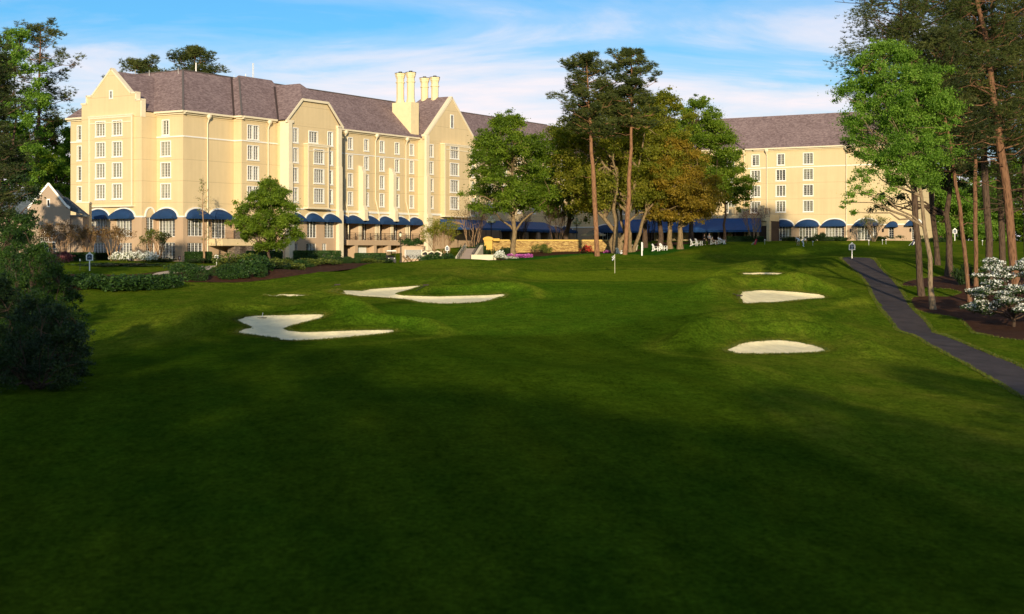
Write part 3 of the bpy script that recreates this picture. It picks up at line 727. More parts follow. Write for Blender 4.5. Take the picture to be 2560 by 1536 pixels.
# ---- roofs
def hiproof(u0, u1, v0, v1, z0, axis, h0, h1, k, rise=None):
    """solid hip or gable roof; ridge along axis 'u' or 'v'; h0/h1 hipped ends"""
    mb = MB(); z0 += k*.004
    half = ((v1-v0) if axis == 'u' else (u1-u0))/2; zr = z0+(half if rise is None else rise)
    if axis == 'u': r0, r1 = (u0+(half if h0 else 0), (v0+v1)/2), (u1-(half if h1 else 0), (v0+v1)/2)
    else: r0, r1 = ((u0+u1)/2, v0+(half if h0 else 0)), ((u0+u1)/2, v1-(half if h1 else 0))
    c = [(u0,v0),(u1,v0),(u1,v1),(u0,v1)]
    V = [(u,-v,z0) for u, v in c]+[(r0[0],-r0[1],zr),(r1[0],-r1[1],zr)]
    if axis == 'u': Fc = [(0,1,5,4),(1,2,5),(2,3,4,5),(3,0,4),(0,3,2,1)]
    else: Fc = [(3,0,4,5),(0,1,4),(1,2,5,4),(2,3,5),(0,3,2,1)]
    mb.add(V, Fc)
    bm_fix = mb.build('roof', M_roof, HOTEL); fixn(bm_fix.data); return bm_fix
def fixn(me):
    bm = bmesh.new(); bm.from_mesh(me); bmesh.ops.recalc_face_normals(bm, faces=bm.faces); bm.to_mesh(me); bm.free()
E = .5; ZO = ZE+.1
hiproof(-E, 12+E, vL0-E, E, ZO, 'v', True, True, 0)                      # left block
hiproof(-E, uR+8, -12-E, E, ZO, 'u', True, False, 1)                      # long wing
hiproof(uC3-E, (uC5+uC7)/2, vC4-12-2*E, vC4+E, ZO, 'u', True, False, 2)          # step
hiproof(uG+.4, 10, vG0+.1, vC1-.1+0, ZO+.05, 'u', False, False, 3)        # roof behind front gable
hiproof(uC9+.2, uC11-.2, vC10-14, vC10-.4, ZE, 'v', True, False, 4)       # behind gable 3
hiproof(uR-E, uR+12+E, -12-E, vRe+E, ZO, 'v', True, True, 5)              # right wing
hiproof(uR-1.2-E, uR+5.5, gr0-E, gr1+E, ZO, 'u', True, False, 6, 6.2)
# block 2 with clipped gable
u0, u1 = uC5-E, uC7+E; vf = vC6+.25; hw_ = (u1-u0)/2; zr = ZO+hw_*.93; zc = 21.9; um = (u0+u1)/2
ins_ = (zc-ZO)/.93; ap = vf-(zr-zc)/.93
mb = MB(); vb = -8
V = [(u0,-vb,ZO),(u1,-vb,ZO),(u1,-vf,ZO),(u0,-vf,ZO),(u0+ins_,-vf,zc),(u1-ins_,-vf,zc),(um,-ap,zr),(um,-vb,zr)]
mb.add(V, [(0,3,4,6,7),(2,1,7,6,5),(4,5,6),(1,0,7)])
o = mb.build('roof', M_roof, HOTEL)
# gable end walls
def gable(t, c, prof, y0, y1, coping=.28, m=None):
    mb = MB(Mf(t, c)); mb.prism(prof, y0, y1); o = mb.build('gable', m or M_cream, HOTEL); fixn(o.data)
    if not coping: return
    mb = MB(Mf(t, c))
    for (a, b), (c_, d) in zip(prof[1:-1], prof[2:]):
        if abs(a-c_)+abs(b-d) < .05: continue
        L = math.hypot(c_-a, d-b); tx, tz = (c_-a)/L, (d-b)/L; nx, nz = -tz, tx
        if nz < -.01 or (abs(nz) < .01 and ((nx > 0) != (a > (prof[0][0]+prof[-1][0])/2))): nx, nz = -nx, -nz
        e = .10
        q = [(a-tx*e-nx*coping*.55, b-tz*e-nz*coping*.55), (c_+tx*e-nx*coping*.55, d+tz*e-nz*coping*.55), (c_+tx*e+nx*.08, d+tz*e+nz*.08), (a-tx*e+nx*.08, b-tz*e+nz*.08)]
        mb.prism(q, y0-.09, y1+.09)
    o = mb.build('coping', M_trim, HOTEL); fixn(o.data)
s0, s1 = vG0, vC1; sm_ = (s0+s1)/2
gable('F', uG, [(s0,ZE-.6),(s0,20.25),(s0+1.0,20.25),(s0+1.0,21.25),(s0+2.0,21.25),(sm_,24.75),(s1-2.0,21.25),(s1-1.0,21.25),(s1-1.0,20.25),(s1,20.25),(s1,ZE-.6)], -.02, .55)
s0, s1 = uC9, uC11; sm_ = (s0+s1)/2
gable('A', vC10, [(s0,ZE-.3),(s0,19.2),(s0+.35,19.2),(sm_,26.2),(s1-.35,19.2),(s1,19.2),(s1,ZE-.3)], -.02, .6, .5)
u0, u1 = uC5, uC7
gable('A', vC6, [(u0,ZE-.2),(u0,ZE+.1),(u0+ins_-.4,zc-.1),(u1-ins_+.4,zc-.1),(u1,ZE+.1),(u1,ZE-.2)], -.01, .4, 0)
mb = MB(Mf('A', vC6))
pr = [(uC5-E,ZO-.1),(uC5-E+ins_,zc),(uC7+E-ins_,zc),(uC7+E,ZO-.1)]
for (a, b), (c_, d) in zip(pr, pr[1:]): mb.bar((a,-.28,b-.05),(c_,-.28,d-.05), .12, .34)
mb.box(uC5-E-.05, uC5+.9, -.36, .0, ZO-.42, ZO-.04); mb.box(uC7-.7, uC7+E+.2, -.36, .0, ZO-.42, ZO-.04)
mb.build('fascia', M_trim, HOTEL)
# gable vents
for t, c, s, z, w_, h_ in (('F', uG, (vG0+vC1)/2, 21.2, .42, .95), ('A', vC10, (uC9+uC11)/2, 22.0, .75, 2.1)):
    mb = MB(Mf(t, c)); mb.box(s-w_/2-.14, s-w_/2, -.1, -.021, z-h_/2, z+h_/2); mb.box(s+w_/2, s+w_/2+.14, -.1, -.021, z-h_/2, z+h_/2)
    mb.box(s-w_/2-.14, s+w_/2+.14, -.11, -.021, z+h_/2, z+h_/2+.14); mb.box(s-w_/2-.14, s+w_/2+.14, -.11, -.021, z-h_/2-.14, z-h_/2)
    mb.box(s-w_/2, s+w_/2, -.03, -.022, z-h_/2, z+h_/2, 1)
    n = int(h_/.18)
    for k in range(n): mb.bar((s-w_/2, -.06, z-h_/2+(k+.5)*h_/n), (s+w_/2, -.06, z-h_/2+(k+.5)*h_/n), .08, .05)
    mb.build('louvre_vent', [M_white, M_dark], HOTEL)
# eaves and gutters
def eave(t, c, s0, s1, z=ZE):
    mb = MB(Mf(t, c)); mb.box(s0, s1, -E-.08, .0, z-.12, z+.13); mb.box(s0, s1, -.22, -.001, z-.34, z-.121); mb.build('gutter', M_trim, HOTEL)
eave('F', 0, vL0-.5, vG0-.01); eave('F', 0, vC1+.01, E); eave('A', 0, .02, uC3-.6); eave('F', uC3, .6, vC4+E); eave('A', vC4, uC3+.02, uC5-.6)
eave('A', 0, uC7+.3, uC9-.1); eave('A', 0, uC11, uR-1); eave('F', uR, gr1+E, vRe+E); eave('F', uR-1.2, gr0, gr1+.3)
# pilasters and buttresses
def pil(t, c, s0, s1, z0, z1, out, m=None, name='pilaster', y1=0):
    mb = MB(Mf(t, c)); mb.box(s0, s1, -out, y1, z0, z1); mb.build(name, m or M_trim, HOTEL)
pil('A', vC6, uC5-.25, uC5+.55, 12.5, ZE-.1, .38); pil('A', vC6, uC5-.35, uC5+.6, 5.9, 12.5, .48); pil('A', vC6, uC5-.5, uC5+.7, ZB, 5.9, .7)
pil('F', uC5, vC4+.6, vC6-.01, ZB, ZE-.15, .22); 
pil('A', vC6, uC7-.62, uC7+.2, 12.5, ZE-.1, .36); pil('A', vC6, uC7-.66, uC7+.24, 5.9, 12.5, .45); pil('A', vC6, uC7-.75, uC7+.3, ZB, 5.9, .6)
pil('A', vC10, uC9-.2, uC9+.7, 12.3, ZE+.5, .4); pil('A', vC10, uC9-.3, uC9+.8, 5.9, 12.3, .6); pil('A', vC10, uC9-.4, uC9+.9, ZB, 5.9, .85)
pil('A', vC10, uC11-.7, uC11+.2, 5.9, ZE+.5, .4)
for p in (900.5, 976.5):
    s = lg.s(p); mb = MB(Mf('A', 0)); prof = [(0,4.9),(-1.25,4.9),(-1.25,6.3),(-.9,7.0),(-.9,12.2),(-.62,12.7),(-.62,13.0),(0,13.3)]
    vs = [(s-.42,y,z) for y, z in prof]+[(s+.42,y,z) for y, z in prof]; n = len(prof)
    mb.add(vs, [tuple(range(n)), tuple(range(2*n-1, n-1, -1))]+[(i, i+n, (i+1) % n+n, (i+1) % n) for i in range(n)])
    mb.box(s-.5, s+.5, -1.35, -.001, 4.6, 4.899)
    o = mb.build('buttress', M_trim, HOTEL); fixn(o.data)
# downspouts with hopper heads
def spout(t, c, p, z0=ZB, z1=ZE, jog=None):
    s = s_at(t, c, p); mb = MB(Mf(t, c))
    mb.lathe([(.12,z1-.75),(.34,z1-.45),(.36,z1-.1)], (s,-.42,0), 6, smooth=False)
    if jog: mb.tube([(s,-.4,z1-.7),(s,-.16,z1-1.3),(s,-.16,8.0),(s+.75,-.3,5.6),(s+.75,-.3,ZF if t == 'A' else z0)], .095, 6)
    else: mb.tube([(s,-.4,z1-.7),(s,-.16,z1-1.3),(s,-.16,z0)], .095, 6)
    mb.build('downspout', M_trim, HOTEL)
spout('A', 0, 517); spout('A', vC4, 668.5)
for p in (859.6, 937, 1013): spout('A', 0, p, jog=True)
spout('F', uR, 1861, 1.2); spout('F', uR, 1918, 1.2, jog=True); spout('F', uR, 2117, 1.2)
# valley flashings, roof hips
def rl(u0_, v0_, du, dv, t1, w_=.28):
    mb.bar((u0_, -v0_, ZO+.06), (u0_+du*t1, -(v0_+dv*t1), ZO+t1+.06), w_, .10)
for a_ in ((.0, vC1-.15, 1, -1, 6.0), (uC3-.5, .5, 1, -1, 6.3), (uC5-.45, vC4+.5, 1, -1, 5.6)): mb = MB(); rl(*a_); mb.build('valley_flashing', M_valley, HOTEL)
mb = MB(); rl(-.5, .5, 1, -1, 6.4, .25); rl(uC3-.5, vC4+.5, 1, -1, 6.4, .25)
mb.bar((6,-vL0-6,ZO+6.5),(6,6,ZO+6.53),.3,.12); mb.bar((6,6,ZO+6.53),(uR,6,ZO+6.53),.3,.12)
mb.build('ridge_cap', mat('grey_ridge', (.10,.085,.08,1), .9), HOTEL)
# chimneys
def chimney(uc, vc, z0):
    base = MB(); a, b = 1.1, 1.95
    base.box(uc-a, uc+a, -vc-b, -vc+b, z0-7, z0); o = base.build('chimney', M_chim, HOTEL)
    for d in (-1.08, 1.08):
        st = MB(); c = (uc, -vc+d, 0)
        for (r, za, zb) in ((.80, z0+.0, z0+.6), (.66, z0+.6, z0+3.4), (.80, z0+3.4, z0+3.55), (.66, z0+3.55, z0+4.2), (.74, z0+4.2, z0+4.42), (.83, z0+4.42, z0+4.75), (.90, z0+4.75, z0+5.0)):
            st.lathe([(r, za), (r*(.86 if za == z0 else 1), zb)], c, 8, smooth=False)
        s = st.build('chimney_stack', M_chim, o)
        cp = MB(); cp.lathe([(.95, z0+5.0), (.95, z0+5.08)], c, 8, smooth=False); cp.lathe([(.3, z0+5.08), (.3, z0+5.32)], c, 6, smooth=False); cp.build('flue_cap', M_black, o)
uch = uC9-1.0
chimney(uch+.2, -2.0, 24.6); chimney(uch+9.0, -3.2, 24.8)
# masts on the roof
def mast(name, p, D, z0, z1, r, lattice=False):
    x = (p-CX)/F*D; k = Matrix.Rotation(-AANG, 4, 'Z') @ Vector((x-O[0], D-O[1], 0)); mb = MB()
    if lattice:
        for dx, dy in ((-.14, -.1), (.14, -.1), (0, .14)): mb.tube([(k.x+dx, k.y+dy, z0), (k.x+dx*.6, k.y+dy*.6, z1)], .025, 4)
        for i in range(14):
            z = z0+(z1-z0)*i/14; s = 1 if i % 2 else -1; mb.bar((k.x-.13*s, k.y-.1, z), (k.x+.13*s, k.y-.1, z+(z1-z0)/14), .025)
    else: mb.tube([(k.x, k.y, z0), (k.x, k.y, z1)], [r, r*.7], 6)
    mb.build(name, M_white, HOTEL)
mast('antenna_mast', 490, 203, 24, 27.0, .13); mast('antenna_mast', 614, 212, 24, 26.5, .10); mast('antenna_mast', 632.5, 214, 24, 28.4, .1, True)
for p, D in ((338, 199), (373, 199.5), (445.5, 197), (507, 203), (585, 205)): mast('lightning_rod', p, D, 24.5, 25.5, .03)
# balcony on the left porch, loggia slab and railings
def rail(t, c, s0, s1, z0, z1, y, name='railing', step=.16, m=None, posts=1.9):
    mb = MB(Mf(t, c)); n = max(1, round((s1-s0)/posts))
    for i in range(n+1): x = s0+(s1-s0)*i/n; mb.box(x-.04, x+.04, y-.04, y+.04, z0, z1)
    mb.box(s0, s1, y-.03, y+.03, z1-.06, z1); mb.box(s0, s1, y-.02, y+.02, z0+.08, z0+.13); mb.box(s0, s1, y-.021, y+.021, z1-.27, z1-.23)
    x = s0+step
    while x < s1: mb.box(x-.011, x+.011, y-.011, y+.011, z0+.1, z1-.25); x += step
    mb.build(name, m or M_iron, HOTEL)
s0, s1 = lg.s(857), uC9-.9
rail('A', 0, s0, s1, ZF, ZF+1.1, -.95)
mb = MB(Mf('A', 0)); mb.box(s0, s1, -1.1, -.002, .72, ZF-.02); mb.build('loggia_slab', M_taupe, HOTEL)
for p in (878, 925, 961, 999, 1018): mb = MB(Mf('A', 0)); s = lg.s(p); mb.box(s-.35, s+.35, -1.05, -.003, ZB, .719); mb.build('porch_pier', M_taupe, HOTEL)
for p in (899.5, 940, 979, 1016.5): pil('A', 0, lg.s(p)-.32, lg.s(p)+.32, ZF-.02, ZS-.2, .12, M_trim)
s0, s1 = wA.s(521), wA.s(606)
mb = MB(Mf('A', 0)); mb.box(s0, s1, -2.6, -.002, .75, ZF-.05); mb.box(s0-.08, s1+.08, -2.7, -.003, .55, .749); mb.build('balcony_slab', M_cream, HOTEL)
rail('A', 0, s0+.1, s0+2.6, ZF-.05, ZF+1.05, -2.5); rail('A', 0, s0+4.3, s1-.1, ZF-.05, ZF+1.05, -2.5)
mb = MB(Mf('A', 0)); mb.box(s0+2.6, s0+4.3, -2.62, -2.2, ZF-.05, ZF+1.2); mb.build('balcony_pier', M_stone2, HOTEL)
for x in (s0+2.5, s1-3.2): mb = MB(Mf('A', 0)); mb.box(x, x+2.4, -2.5, -1.2, ZB, .549); mb.build('stone_pier', M_stone2, HOTEL)
# wall lanterns
LM = MB(); LM.box(-.10,.10,-.32,-.12,-.22,.22); LM.prism([(-.14,.22),(.14,.22),(.0,.42)],-.34,-.10); LM.box(-.04,.04,-.12,0,-.05,.08); LM = LM.mesh('wall_lantern', M_black)
for w, p, z in ((wAl, 520, 3.5), (wAl, 573, 3.5), (rwl, 2128, 3.4), (rwl, 2209, 3.4), (rwl, 2278, 3.4), (rwl, 1931-20, 3.4)):
    M = Mf(w.t, w.c) @ Matrix.Translation((w.s(p), 0, z)); o = link('wall_lantern', LM, HOTEL); o.location = M.to_translation(); o.rotation_euler = (0, 0, 0 if w.t == 'A' else R(-90))
# doors of the lower floor, louvres
mb = MB(Mf('A', 0)); s = lg.s(903); mb.box(s-1.15, s+1.15, -.12, -.01, -1.6, .55); mb.build('service_door', M_white, HOTEL)
mb = MB(Mf('A', vC6)); s = b2.s(727); mb.box(s-.55, s-.1, -.1, -.002, -1.6, .9); mb.build('door_side', M_white, HOTEL)
mb = MB(Mf('A', vC4)); s = w4.s(681.5); mb.box(s-.9, s+.5, -.1, -.002, -1.6, .75); mb.box(s-.5, s-.2, -.13, -.1, -.5, -.3, 1); mb.build('service_door', [M_white, M_black], HOTEL)
# entrance terrace canopy by the third gable
def canopy(t, c, s0, s1, za, zb, y0, y1, posts, scal=True, endlab=None):
    mb = MB(Mf(t, c)); th = .08
    for (a, b) in ((0, 0),):
        mb.add([(s0,y0,za),(s1,y0,za),(s1,y1,zb),(s0,y1,zb),(s0,y0,za-th),(s1,y0,za-th),(s1,y1,zb-th),(s0,y1,zb-th)],
               [(3,2,1,0),(4,5,6,7),(0,1,5,4),(2,3,7,6),(1,2,6,5),(3,0,4,7)])
    mb.box(s0, s1, y1-.04, y1, zb-.36, zb)
    mb.add([(s0,y0,za),(s0,y1,zb),(s0,y1,zb-.36),(s0,y0,zb-.36)], [(0,1,2,3)]); mb.add([(s1,y0,za),(s1,y1,zb),(s1,y1,zb-.36),(s1,y0,zb-.36)], [(0,1,2,3)])
    o = mb.build('terrace_canopy', mat('royal_blue_canvas', (.020,.075,.21,1), .75, .12, 1.2, .25, 25, spec=.2), HOTEL)
    for i in range(posts+1):
        ps = MB(Mf(t, c)); s = s0+.1+(s1-s0-.2)*i/posts; ps.box(s-.035, s+.035, y1+.02, y1+.09, ZF-.4, zb-.1); ps.build('canopy_post', M_iron, o)
    return o
c1 = canopy('A', vC10, g3.s(1088), uC11+22, 5.2, 3.75, -.9, -4.6, 8)
mb = MB(Mf('A', vC10)); s = u_at(1139, vC10+2.4)
mb.add([(s-1.0,-1.9,4.83),(s+1.2,-1.9,4.83),(s+1.4,-3.3,4.28),(s-.8,-3.3,4.28)], [(0,1,2,3)]); o = mb.build('canopy_crest', mat('worn_gold_emblem', (.36,.22,.10,1), .7, .4, 6), c1)
vb0, vb1 = v_at(1545, uR-6), v_at(1925, uR-6)
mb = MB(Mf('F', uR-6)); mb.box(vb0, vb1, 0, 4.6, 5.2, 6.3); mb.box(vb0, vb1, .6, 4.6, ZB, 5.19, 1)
for k in range(9): x = vb0+.4+(vb1-vb0-.8)*k/8; mb.box(x-.3, x+.3, .05, .55, ZB, 5.19)
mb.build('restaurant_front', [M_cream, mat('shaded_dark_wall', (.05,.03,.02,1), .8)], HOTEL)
wr = Wall('F', uR-5.42, vb0, vb1, ZB, 5.1, M_cream)
for k in range(12):
    if k in (4, 5): continue
    sc = vb0+1.2+(vb1-vb0-2.4)*k/11
    win(wr, sc, 3.0, 3, 2.2, 2.7, name='french_window', rows=5, trim=0, curt=(0, 1, 2) if k > 8 else ((1,) if k % 3 == 0 else ()))
wr.build()
rail('F', uR-6, v_at(1815, uR-6), v_at(1895, uR-6), 6.3, 7.5, .2); rail('F', uR-6, v_at(1909, uR-6), vb1-.1, 6.3, 7.5, .2)
for p, w_, z_ in ((1828, .5, 7.8), (1902, .6, 8.0), (1859, 1.0, 7.4)): mb = MB(Mf('F', uR-6)); s = v_at(p, uR-6); mb.box(s-w_, s+w_, .02, .47, 6.29, z_); mb.build('parapet_pier', M_cream, HOTEL)
canopy('F', uR-6, v_at(1545, uR-7), v_at(1898, uR-7), 5.75, 3.55, -.02, -4.3, 9)

# ------------------------------------------------------------------ small gabled pavilion at the far left
PD = 171.0; PX0 = px0 = (10-CX)/F*PD
pa = R(12); pw = 8.6
pcx, pcy = (121-CX)/F*PD, PD
PAV = thing('gabled_pavilion', 'low tan stucco pavilion with a steep white coped gable beside the hotel', 'pavilion', (pcx, pcy, 0), pa)
Wp = []
mb = MB(); hw2 = 4.0; zb = -3; ze = 4.15
# front wall with arched window opening
def arch_wall(mb, x0, x1, z0, z1, xa, xb, zs, h, depth):
    n = 16; mb.add([(x0,0,z0),(xa,0,z0),(xa,0,z1),(x0,0,z1)], [(0,1,2,3)]); mb.add([(xb,0,z0),(x1,0,z0),(x1,0,z1),(xb,0,z1)], [(0,1,2,3)])
    P = [((xa+xb)/2-(xb-xa)/2*math.cos(math.pi*i/n), zs+h*math.sin(math.pi*i/n)) for i in range(n+1)]
    for (a, b), (c, d) in zip(P, P[1:]): mb.add([(a,0,b),(c,0,d),(c,0,z1),(a,0,z1)], [(0,1,2,3)]); mb.add([(a,0,b),(c,0,d),(c,depth,d),(a,depth,b)], [(3,2,1,0)])
    mb.add([(xa,0,z0),(xa,depth,z0),(xa,depth,zs),(xa,0,zs)], [(3,2,1,0)]); mb.add([(xb,0,z0),(xb,depth,z0),(xb,depth,zs),(xb,0,zs)], [(0,1,2,3)])
    mb.add([(xa-.2,depth,z0),(xb+.2,depth,z0),(xb+.2,depth,z1),(xa-.2,depth,z1)], [(0,1,2,3)], 1)
arch_wall(mb, -4.0, 4.2, zb, ze, -1.55, 1.45, 1.45, 1.0, .5)
mb.prism([(-4.0,ze),(4.2,ze),(4.2,5.05),(3.4,5.05),(3.4,5.4),(0,8.0),(-3.4,5.4),(-3.4,5.05),(-4.0,5.05)], 0, .4)
mb.box(-4.0, -3.99, 0, 14, zb, ze); mb.box(4.2, 4.21, 0, 14, zb, ze); mb.add([(4.2,.6,zb),(6.6,.6,zb),(6.6,.6,ze),(4.2,.6,ze)], [(0,1,2,3)]); mb.box(6.59, 6.6, .6, 12, zb, ze)
mb.box(-13, -4.0, 1.0, 1.3, zb, ze)
o = mb.build('wall', [stucco('pavilion_tan_stucco', (.37,.275,.195), False), M_dark], PAV)  # wall tan lowered so its colour holds the tree shade
mb = MB()
for (a, b), (c, d) in zip([(-4,5.05),(-3.4,5.4),(0,8.0),(3.4,5.4)], [(-3.4,5.4),(0,8.0),(3.4,5.4),(4.2,5.05)]): mb.bar((a,.2,b+.05),(c,.2,d+.05), .6, .3)
mb.build('coping', M_white, PAV)
mb = MB(); mb.add([(-3.6,.4,5.0),(0,.4,7.7),(3.6,.4,5.0),(3.6,14,5.0),(0,14,7.7),(-3.6,14,5.0)], [(0,1,4,5),(1,2,3,4)])
mb.add([(3.2,.9,4.9),(2.6,1.2,6.6),(7.3,.0,4.25),(7.3,9,4.25),(2.6,9,6.6)], [(0,2,1),(1,2,3,4)]); mb.box(4.25, 7.4, -.05, .2, 4.1, 4.24)
mb.add([(-13,.4,4.3),(-3.4,.4,4.3),(-3.4,6,7.5),(-13,6,7.5)], [(0,1,2,3)]); mb.add([(-13,12,4.3),(-3.4,12,4.3),(-3.4,6,7.5),(-13,6,7.5)], [(3,2,1,0)])
mb.build('roof', M_slate, PAV)
mb = MB(); mb.add([(-1.5,.30,-1.2),(1.4,.30,-1.2),(1.4,.30,2.3),(-1.5,.30,2.3)], [(0,1,2,3)]); pn = mb
mb = MB()
for k in range(5): x = -1.5+2.9*k/4; mb.box(x-.05, x+.05, .2, .3, -1.2, 2.4)
for k in range(9): x = -1.5+2.9*k/8; mb.box(x-.018, x+.018, .22, .28, -1.2, 2.4)
for k in range(8): z = -1.2+3.6*k/8; mb.box(-1.5, 1.4, .221, .279, z-.018, z+.018)
mb.box(-1.5, 1.4, .19, .3, .85, .99)
o = mb.build('arched_window', M_white, PAV); pn.build('pane', M_glass, o)
mb = MB(); mb.box(-.32,-.2,-.06,-.005,5.2,6.2); mb.box(.2,.32,-.06,-.005,5.2,6.2); mb.box(-.2,.2,-.061,-.005,6.05,6.2); mb.box(-.2,.2,-.061,-.005,5.2,5.33); mb.box(-.2,.2,-.02,-.006,5.33,6.05,1); mb.build('attic_window', [M_white, M_dark], PAV)
mb = MB(); mb.box(2.5,3.3,-.03,-.004,-2,1.9,0); mb.build('painted_niche', mat('shaded_tan', (.30,.2,.13,1), .9), PAV)  # flat panel, the shade of a recess put into its tan
for x in (2.0, 3.75): o = link('wall_lantern', LM, PAV, (x, 0, .9))
PAV.scale = (.60, .8, 1.0)
mb = MB(); mb.box(3.9, 6.6, 12, 17, -3, 6.0); mb.build('link_block', MATS['cream_stucco'], PAV); mb = MB(); mb.box(3.8, 6.7, 11.9, 17.1, 6.001, 6.2); mb.build('parapet', M_trim, PAV)
o = link('awning', awning_mesh(.8, .9, 1.2), PAV, (6.9, 11.95, 1.15)); o.scale = (1.3, 1, 1)
mb = MB(); mb.box(5.6, 6.5, 11.9, 11.99, -1.8, 1.1); mb.build('door', M_white, PAV)
# ------------------------------------------------------------------ trees and shrubs
def bark(name, a, b, sc=(3,3,.6)):
    m, nt, out = newmat(name); nd = N(nt)
    tc = nd('ShaderNodeTexCoord'); mp = nd('ShaderNodeMapping', {'Vector': tc.outputs['Object'], 'Scale': sc})
    n1 = nd('ShaderNodeTexNoise', {'Vector': mp.outputs[0], 'Scale': 3.5, 'Detail': 6, 'Roughness': .7})
    v = nd('ShaderNodeTexVoronoi', {'Vector': mp.outputs[0], 'Scale': 2.6})
    ad = nd('ShaderNodeMath', {0: n1.outputs['Fac'], 1: v.outputs['Distance']}, operation='ADD')
    cc = ramp(nd, nd('ShaderNodeMath', {0: ad.outputs[0], 1: .6}, operation='MULTIPLY').outputs[0], [(.25, a), (.65, b)])
    bs = nd('ShaderNodeBsdfPrincipled', {'Base Color': cc, 'Roughness': .9, 'Specular IOR Level': .1})
    bp = nd('ShaderNodeBump', {'Height': ad.outputs[0], 'Strength': .9, 'Distance': .06}); nt.links.new(bp.outputs[0], bs.inputs['Normal'])
    nt.links.new(bs.outputs[0], out.inputs[0]); return m
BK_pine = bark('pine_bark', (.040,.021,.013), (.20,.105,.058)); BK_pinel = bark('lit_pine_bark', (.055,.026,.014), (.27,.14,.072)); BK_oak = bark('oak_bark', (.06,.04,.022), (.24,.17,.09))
BK_dark = bark('dark_bark', (.022,.015,.011), (.10,.066,.045)); BK_pale = bark('pale_bark', (.075,.055,.036), (.25,.18,.11)); BK_myrtle = bark('myrtle_bark', (.13,.075,.04), (.36,.23,.13))
LF_mid = leafmat('mid_green_leaves', (.060,.105,.008,1), (.140,.220,.015,1), (.27,.35,.035,1), .5)
LF_bright = leafmat('fresh_green_leaves', (.075,.155,.016,1), (.165,.295,.032,1), (.30,.44,.07,1), .5)
LF_olive = leafmat('olive_brown_leaves', (.100,.130,.011,1), (.225,.235,.022,1), (.38,.34,.042,1), .55)
LF_rust = leafmat('orange_young_leaves', (.125,.110,.010,1), (.27,.195,.018,1), (.43,.29,.04,1), .45)
LF_dark = leafmat('dark_evergreen_leaves', (0.0075,0.0200,0.0050,1), (0.0200,0.0450,0.0088,1), (0.0500,0.0938,0.0150,1), .2)
LF_pine = leafmat('pine_needles', (.026,.044,.010,1), (.080,.100,.020,1), (.17,.17,.04,1), .3)
LF_pined = leafmat('deep_pine_needles', (.018,.030,.009,1), (.050,.066,.016,1), (.11,.12,.03,1), .3)
LF_myr = leafmat('myrtle_bronze_leaves', (0.0825,0.0462,0.0198,1), (0.1760,0.1045,0.0374,1), (0.2970,0.1980,0.0715,1), .3)
LF_hedge = leafmat('hedge_leaves', (0.0084,0.0280,0.0056,1), (0.0252,0.0630,0.0098,1), (0.0630,0.1260,0.0196,1), .2)
LF_shrub = leafmat('shrub_leaves', (0.0341,0.0543,0.0078,1), (0.0930,0.1240,0.0186,1), (0.2170,0.2325,0.0388,1), .3)
LF_thick = leafmat('thicket_leaves', (.010,.030,.004,1), (.026,.066,.007,1), (.065,.125,.015,1), .3)
LF_red = leafmat('maroon_leaves', (0.0770,0.0198,0.0242,1), (0.1650,0.0550,0.0605,1), (0.2750,0.1210,0.1320,1), .3)
FL_white = leafmat('white_blossom', (.55,.56,.45,1), (.78,.78,.70,1), (.86,.86,.82,1), .2)
FL_pink = leafmat('magenta_blossom', (.42,.05,.30,1), (.62,.12,.50,1), (.78,.35,.66,1), .2)
FL_redf = leafmat('scarlet_blossom', (.45,.02,.02,1), (.68,.05,.05,1), (.80,.15,.12,1), .2)

def unit(v): return v/np.maximum(np.linalg.norm(v, axis=1, keepdims=True), 1e-9)
def leaves(C, size, asp=.55, up=.4, outward=None, rs=None):
    """diamond shaped leaf faces at the points C"""
    rs = rs or rng; n = len(C)
    nrm = rs.normal(size=(n, 3)); nrm[:, 2] += up*.8
    if outward is not None: nrm += outward*1.3
    nrm = unit(nrm); t = unit(np.cross(nrm, rs.normal(size=(n, 3)))); b = np.cross(nrm, t)
    s = (size*rs.uniform(.45, 1.55, n))[:, None]
    V = np.stack([C-t*s*.5, C+b*s*asp*.5+t*s*.08, C+t*s*.5, C-b*s*asp*.5+t*s*.08], 1)
    return V.reshape(-1, 3)
def needles(C, L, wdt, k, up=.35, rs=None):
    rs = rs or rng; n = len(C)
    d = rs.normal(size=(n*k, 3)); d[:, 2] = np.abs(d[:, 2])*.6+up*rs.normal(.4, .6, n*k); d = unit(d)
    s = np.cross(d, rs.normal(size=(n*k, 3))); s = unit(s)
    c = np.repeat(C, k, 0); l = (L*rs.uniform(.7, 1.25, n*k))[:, None]
    return np.stack([c-s*wdt*.5, c+s*wdt*.5, c+d*l], 1).reshape(-1, 3)
def clump_pts(C, Rc, n, flat=.65, rs=None, shell=.35):
    """n points in each ellipsoid clump; C (m,3), Rc (m,)"""
    rs = rs or rng; m = len(C)
    d = unit(rs.normal(size=(m*n, 3))); r = rs.uniform(shell**3, 1, m*n)**(1/3)
    r *= 1+.22*np.sin(d[:, 0]*5+np.repeat(rs.uniform(0, 6, m), n))*np.cos(d[:, 1]*4+np.repeat(rs.uniform(0, 6, m), n))
    o = d*(r*np.repeat(Rc, n))[:, None]; o[:, 2] *= flat
    return np.repeat(C, n, 0)+o, d, np.repeat(np.arange(m), n)
tag(link('fringe_grass', fringe()), label='ragged turf along the bunker lips and path edges', kind='stuff')
